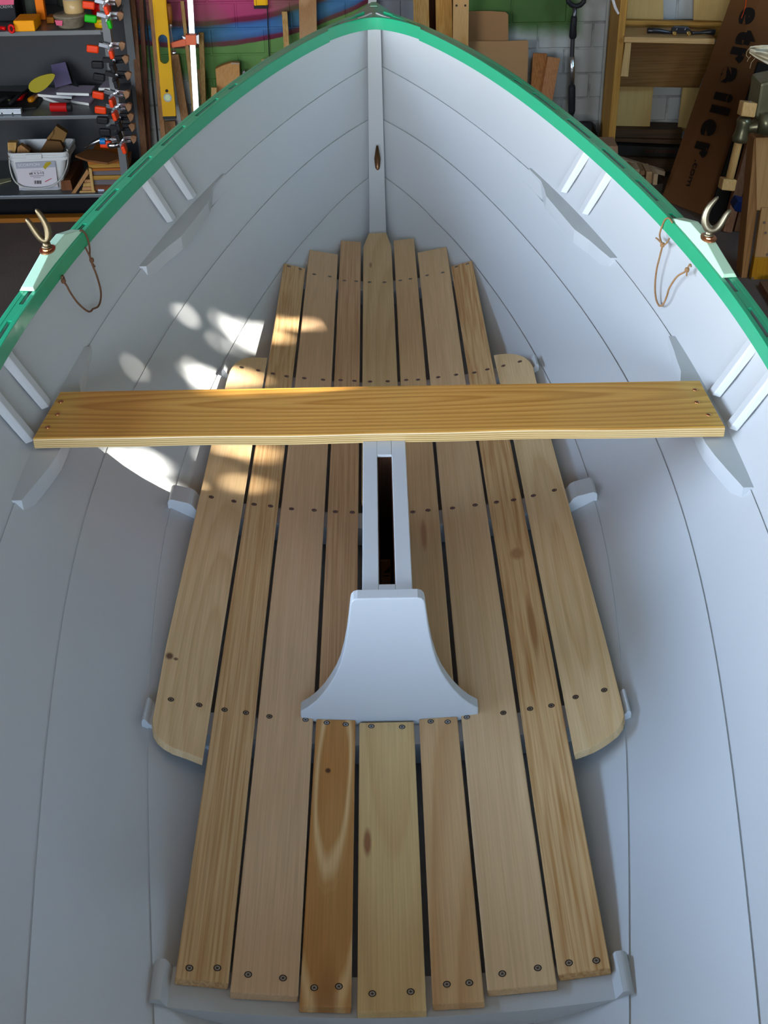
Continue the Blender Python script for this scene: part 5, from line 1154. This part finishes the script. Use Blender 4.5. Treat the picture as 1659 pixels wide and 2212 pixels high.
text('lettering', '#8 X 2-1/2', ink, .013, fr_(79, 374.5, .002), (1, 0, .045), (0, 0, 1), bk_)
MB().prism([fr_(68, 369.3, .002), fr_(89, 368.3, .002), fr_(89, 369.0, .002), fr_(68, 370.0, .002)], (0, -.0004, 0)).prism([fr_(65, 380, .002), fr_(95, 378.5, .002), fr_(95, 380.2, .002), fr_(66, 381.5, .002)], (0, -.0004, 0)).prism([fr_(72, 383.5, .002), fr_(88, 383, .002), fr_(88, 384, .002), fr_(72, 384.5, .002)], (0, -.0004, 0)).build('small_print', mat('grey_ink', (.30, .29, .30), .6), bk_)
w = MB()
for i, x in enumerate((74, 76, 77, 79.5, 81, 82, 84, 85.5, 87, 88.5)): w.prism([fr_(x, 390, .002), fr_(x+.9, 390, .002), fr_(x+1.1, 397, .002), fr_(x+.2, 397.5, .002)], (0, -.0004, 0))
w.build('bar_code', ink, bk_)
MB().prism([fr_(97, 392, .002), fr_(111, 385, .002), fr_(112, 386, .002), fr_(98, 393.5, .002)], (0, -.0004, 0)).build('red_stamp', mat('red_ink', (.5, .1, .12), .6), bk_)
MB().prism([fr_(93, 361, .002), fr_(99, 351, .002), fr_(109, 349, .002), fr_(111, 353, .002), (fr_(103, 360, .002)), fr_(98, 366, .002)], (0, -.0006, 0)).build('gold_emblem', mat('gold_ink', (.42, .33, .10), .5), bk_)
MB().prism([fr_(55, 334, .003), fr_(90, 332, .003), fr_(90.5, 343, .003), fr_(57, 345, .003)], (0, -.004, 0)).build('rim_tab', wht, bk_, bevel=.001)
hp = [(20, 345), (21, 360), (26, 380), (34, 394), (47, 403), (62, 406), (80, 407), (100, 405), (118, 399), (135, 382), (144, 362), (147, 345), (147, 328), (144, 322)]
MB().tube(smooth_([P(u, v, ctr.y-.018+(.04 if u > 140 else 0)) for u, v in hp], 3), .0028, 8).build('wire_handle', mat('grey_handle_plastic', (.52, .52, .48), .4), bk_, smooth=True)
# contents of the bucket
yb_ = ctr.y+dp
def slab3(name, px, Y, th, m, label, cat, group=None): return tag(MB().prism([P(u, v, Y) for u, v in px], (0, th, 0)).build(name, m, None, bevel=.001), label, cat, group)
slab3('timber_offcut', [(16, 308), (35, 308), (35, 318), (30, 345), (18, 345)], ctr.y+.04, .03, w_pine, 'square pale offcut poking out at the left of the bucket', 'offcut')
slab3('timber_offcut', [(38, 318), (45, 313), (64, 327), (60, 345), (34, 345)], ctr.y+.05, .03, w_tan, 'tan offcut poking out in the middle of the bucket', 'offcut')
slab3('timber_offcut', [(55, 315), (60, 316), (76, 330), (70, 345), (62, 340)], ctr.y+.09, .012, w_dark, 'thin dark offcut near the middle of the bucket', 'offcut')
slab3('cardboard_piece', [(84, 330), (101, 303), (130, 306), (138, 322), (120, 345), (86, 345)], ctr.y+.10, .03, mat('dark_cardboard', (.13, .075, .04), .8), 'dark folded cardboard low in the right half of the bucket', 'cardboard')
slab3('cardboard_piece', [(112, 285), (121, 272), (145, 288), (138, 306), (128, 312), (105, 303)], ctr.y+.12, .03, mat('mid_cardboard', (.22, .135, .07), .8), 'lighter cardboard flap standing highest in the bucket', 'cardboard')
slab3('cardboard_piece', [(100, 300), (116, 280), (115, 290), (104, 306)], ctr.y+.11, .02, mat('mid_cardboard', (0, 0, 0)), 'narrow cardboard strip left of the highest flap in the bucket', 'cardboard')
# timber pile right of the bucket
YP = 5.0
def pile(name, px, Y, th, m, lb, cat='offcut'): return slab3(name, px, Y, th, m, lb, cat)
pile('timber_block', [(131, 391), (152, 389), (158, 415), (154, 420), (133, 420)], 5.0, .25, wz('red_brown_block', (.17, .07, .035), (.11, .045, .02)), 'dark red brown block close right of the bucket', 'block')
pile('timber_offcut', [(188, 365), (193, 374), (161, 421), (154, 418)], 4.965, .03, w_tan, 'tan stick slanting down between the block and the pile')
pile('timber_offcut', [(191, 363), (198, 365), (204, 415), (198, 415)], 4.97, .03, w_pine, 'upright pale stick at the left edge of the pile')
pile('timber_offcut', [(172, 413), (206, 412), (206, 419), (171, 419)], 4.97, .15, w_pine, 'pale slat lowest at the left of the pile')
pile('timber_offcut', [(178, 405), (204, 404), (205, 411), (177, 412)], 4.98, .12, w_pine2, 'pinkish slat second up at the left of the pile')
pile('timber_offcut', [(180, 396), (197, 395), (198, 403), (179, 404)], 4.985, .12, w_pine, 'short pale slat third up at the left of the pile')
pile('timber_offcut', [(183, 388), (196, 388), (196, 394), (182, 395)], 4.99, .12, w_pine2, 'short pinkish slat topmost at the left of the pile')
pile('timber_block', [(201, 400), (262, 400), (262, 420), (203, 420)], 4.985, .2, wood('deep_red_brown', (.16, .055, .025), (.10, .035, .015), 'line', 20, 2, .04, axis='X'), 'deep red brown block lowest in the pile, with a small white sticker', 'block')
sheet('price_sticker', [(211, 409), (225, 409), (224, 417), (213, 416)], 4.982, .001, mat('white_sticker', (.6, .6, .66), .6), 'small white sticker on the lowest block of the pile', 'sticker')
pile('timber_block', [(200, 389), (262, 388), (262, 400), (201, 400)], 4.99, .2, mat('grey_timber_end', (.16, .14, .14), .7, noise=.1), 'grey block above the deep red brown one', 'block')
pile('timber_offcut', [(199, 380), (267, 379), (266, 388), (200, 389)], 4.98, .2, wood('golden_slat', (.42, .25, .10), (.32, .17, .06), 'line', 20, 2, .04, axis='X'), 'golden slat across the middle of the pile')
pile('timber_block', [(200, 369), (267, 367), (267, 379), (199, 380)], 4.99, .2, mat('grey_timber_end', (0, 0, 0)), 'upper grey block under the thin orange slat', 'block')
pile('timber_offcut', [(199, 365), (267, 363), (267, 368), (200, 370)], 4.975, .2, wood('orange_slat', (.40, .15, .05), (.3, .1, .035), 'line', 20, 2, .04, axis='X'), 'thin orange brown slat near the top of the pile')
pile('timber_offcut', [(190, 355), (258, 353), (260, 363), (193, 365)], 4.985, .2, wood('golden_slat', (0, 0, 0), (0, 0, 0)), 'golden slat high in the pile')
pile('timber_offcut', [(188, 345), (256, 343), (258, 353), (190, 355)], 4.975, .2, wood('orange_slat', (0, 0, 0), (0, 0, 0)), 'orange slat highest in the pile')
tp_ = [(162, 336), (190, 322), (230, 326), (258, 334), (256, 344), (232, 352), (190, 346)]
YT = 4.97; zz = P(210, 347, YT).z
pl = [PZ(u, v, zz+.008) for u, v in tp_]
tag(MB().prism([V((p.x, p.y, zz+.001)) for p in pl], (0, 0, .008)).build('brown_board', mat('brown_hardboard', (.20, .10, .055), .7, noise=.1)), 'brown pointed hardboard scrap lying on top of the pile', 'scrap')
flat('printed_leaflet', [(-60, 395), (24, 384), (24, 390), (-60, 412)], SL, .004, mat('cream_leaflet', (.40, .38, .26), .6), 'cream leaflet left of the bucket on the bottom shelf', 'leaflet')

# writing on the crate under the slot, and dark lining of the slot
tk = mat('black_stencil', (.03, .015, .008), .7)
text('stencil_lettering', 'B12', tk, .009, onply(-.001, .024), (1, 0, 0), pd_, cb, ext=.0002)
MB().prism([onply(-.005, .060), onply(.008, .060), onply(.008, .074)], pn_*.0003).build('stencil_mark', tk, cb)
MB().prism([onply(-.006, .052), onply(.007, .052), onply(.007, .054), onply(-.006, .054)], pn_*.0003).build('stencil_mark', tk, cb)
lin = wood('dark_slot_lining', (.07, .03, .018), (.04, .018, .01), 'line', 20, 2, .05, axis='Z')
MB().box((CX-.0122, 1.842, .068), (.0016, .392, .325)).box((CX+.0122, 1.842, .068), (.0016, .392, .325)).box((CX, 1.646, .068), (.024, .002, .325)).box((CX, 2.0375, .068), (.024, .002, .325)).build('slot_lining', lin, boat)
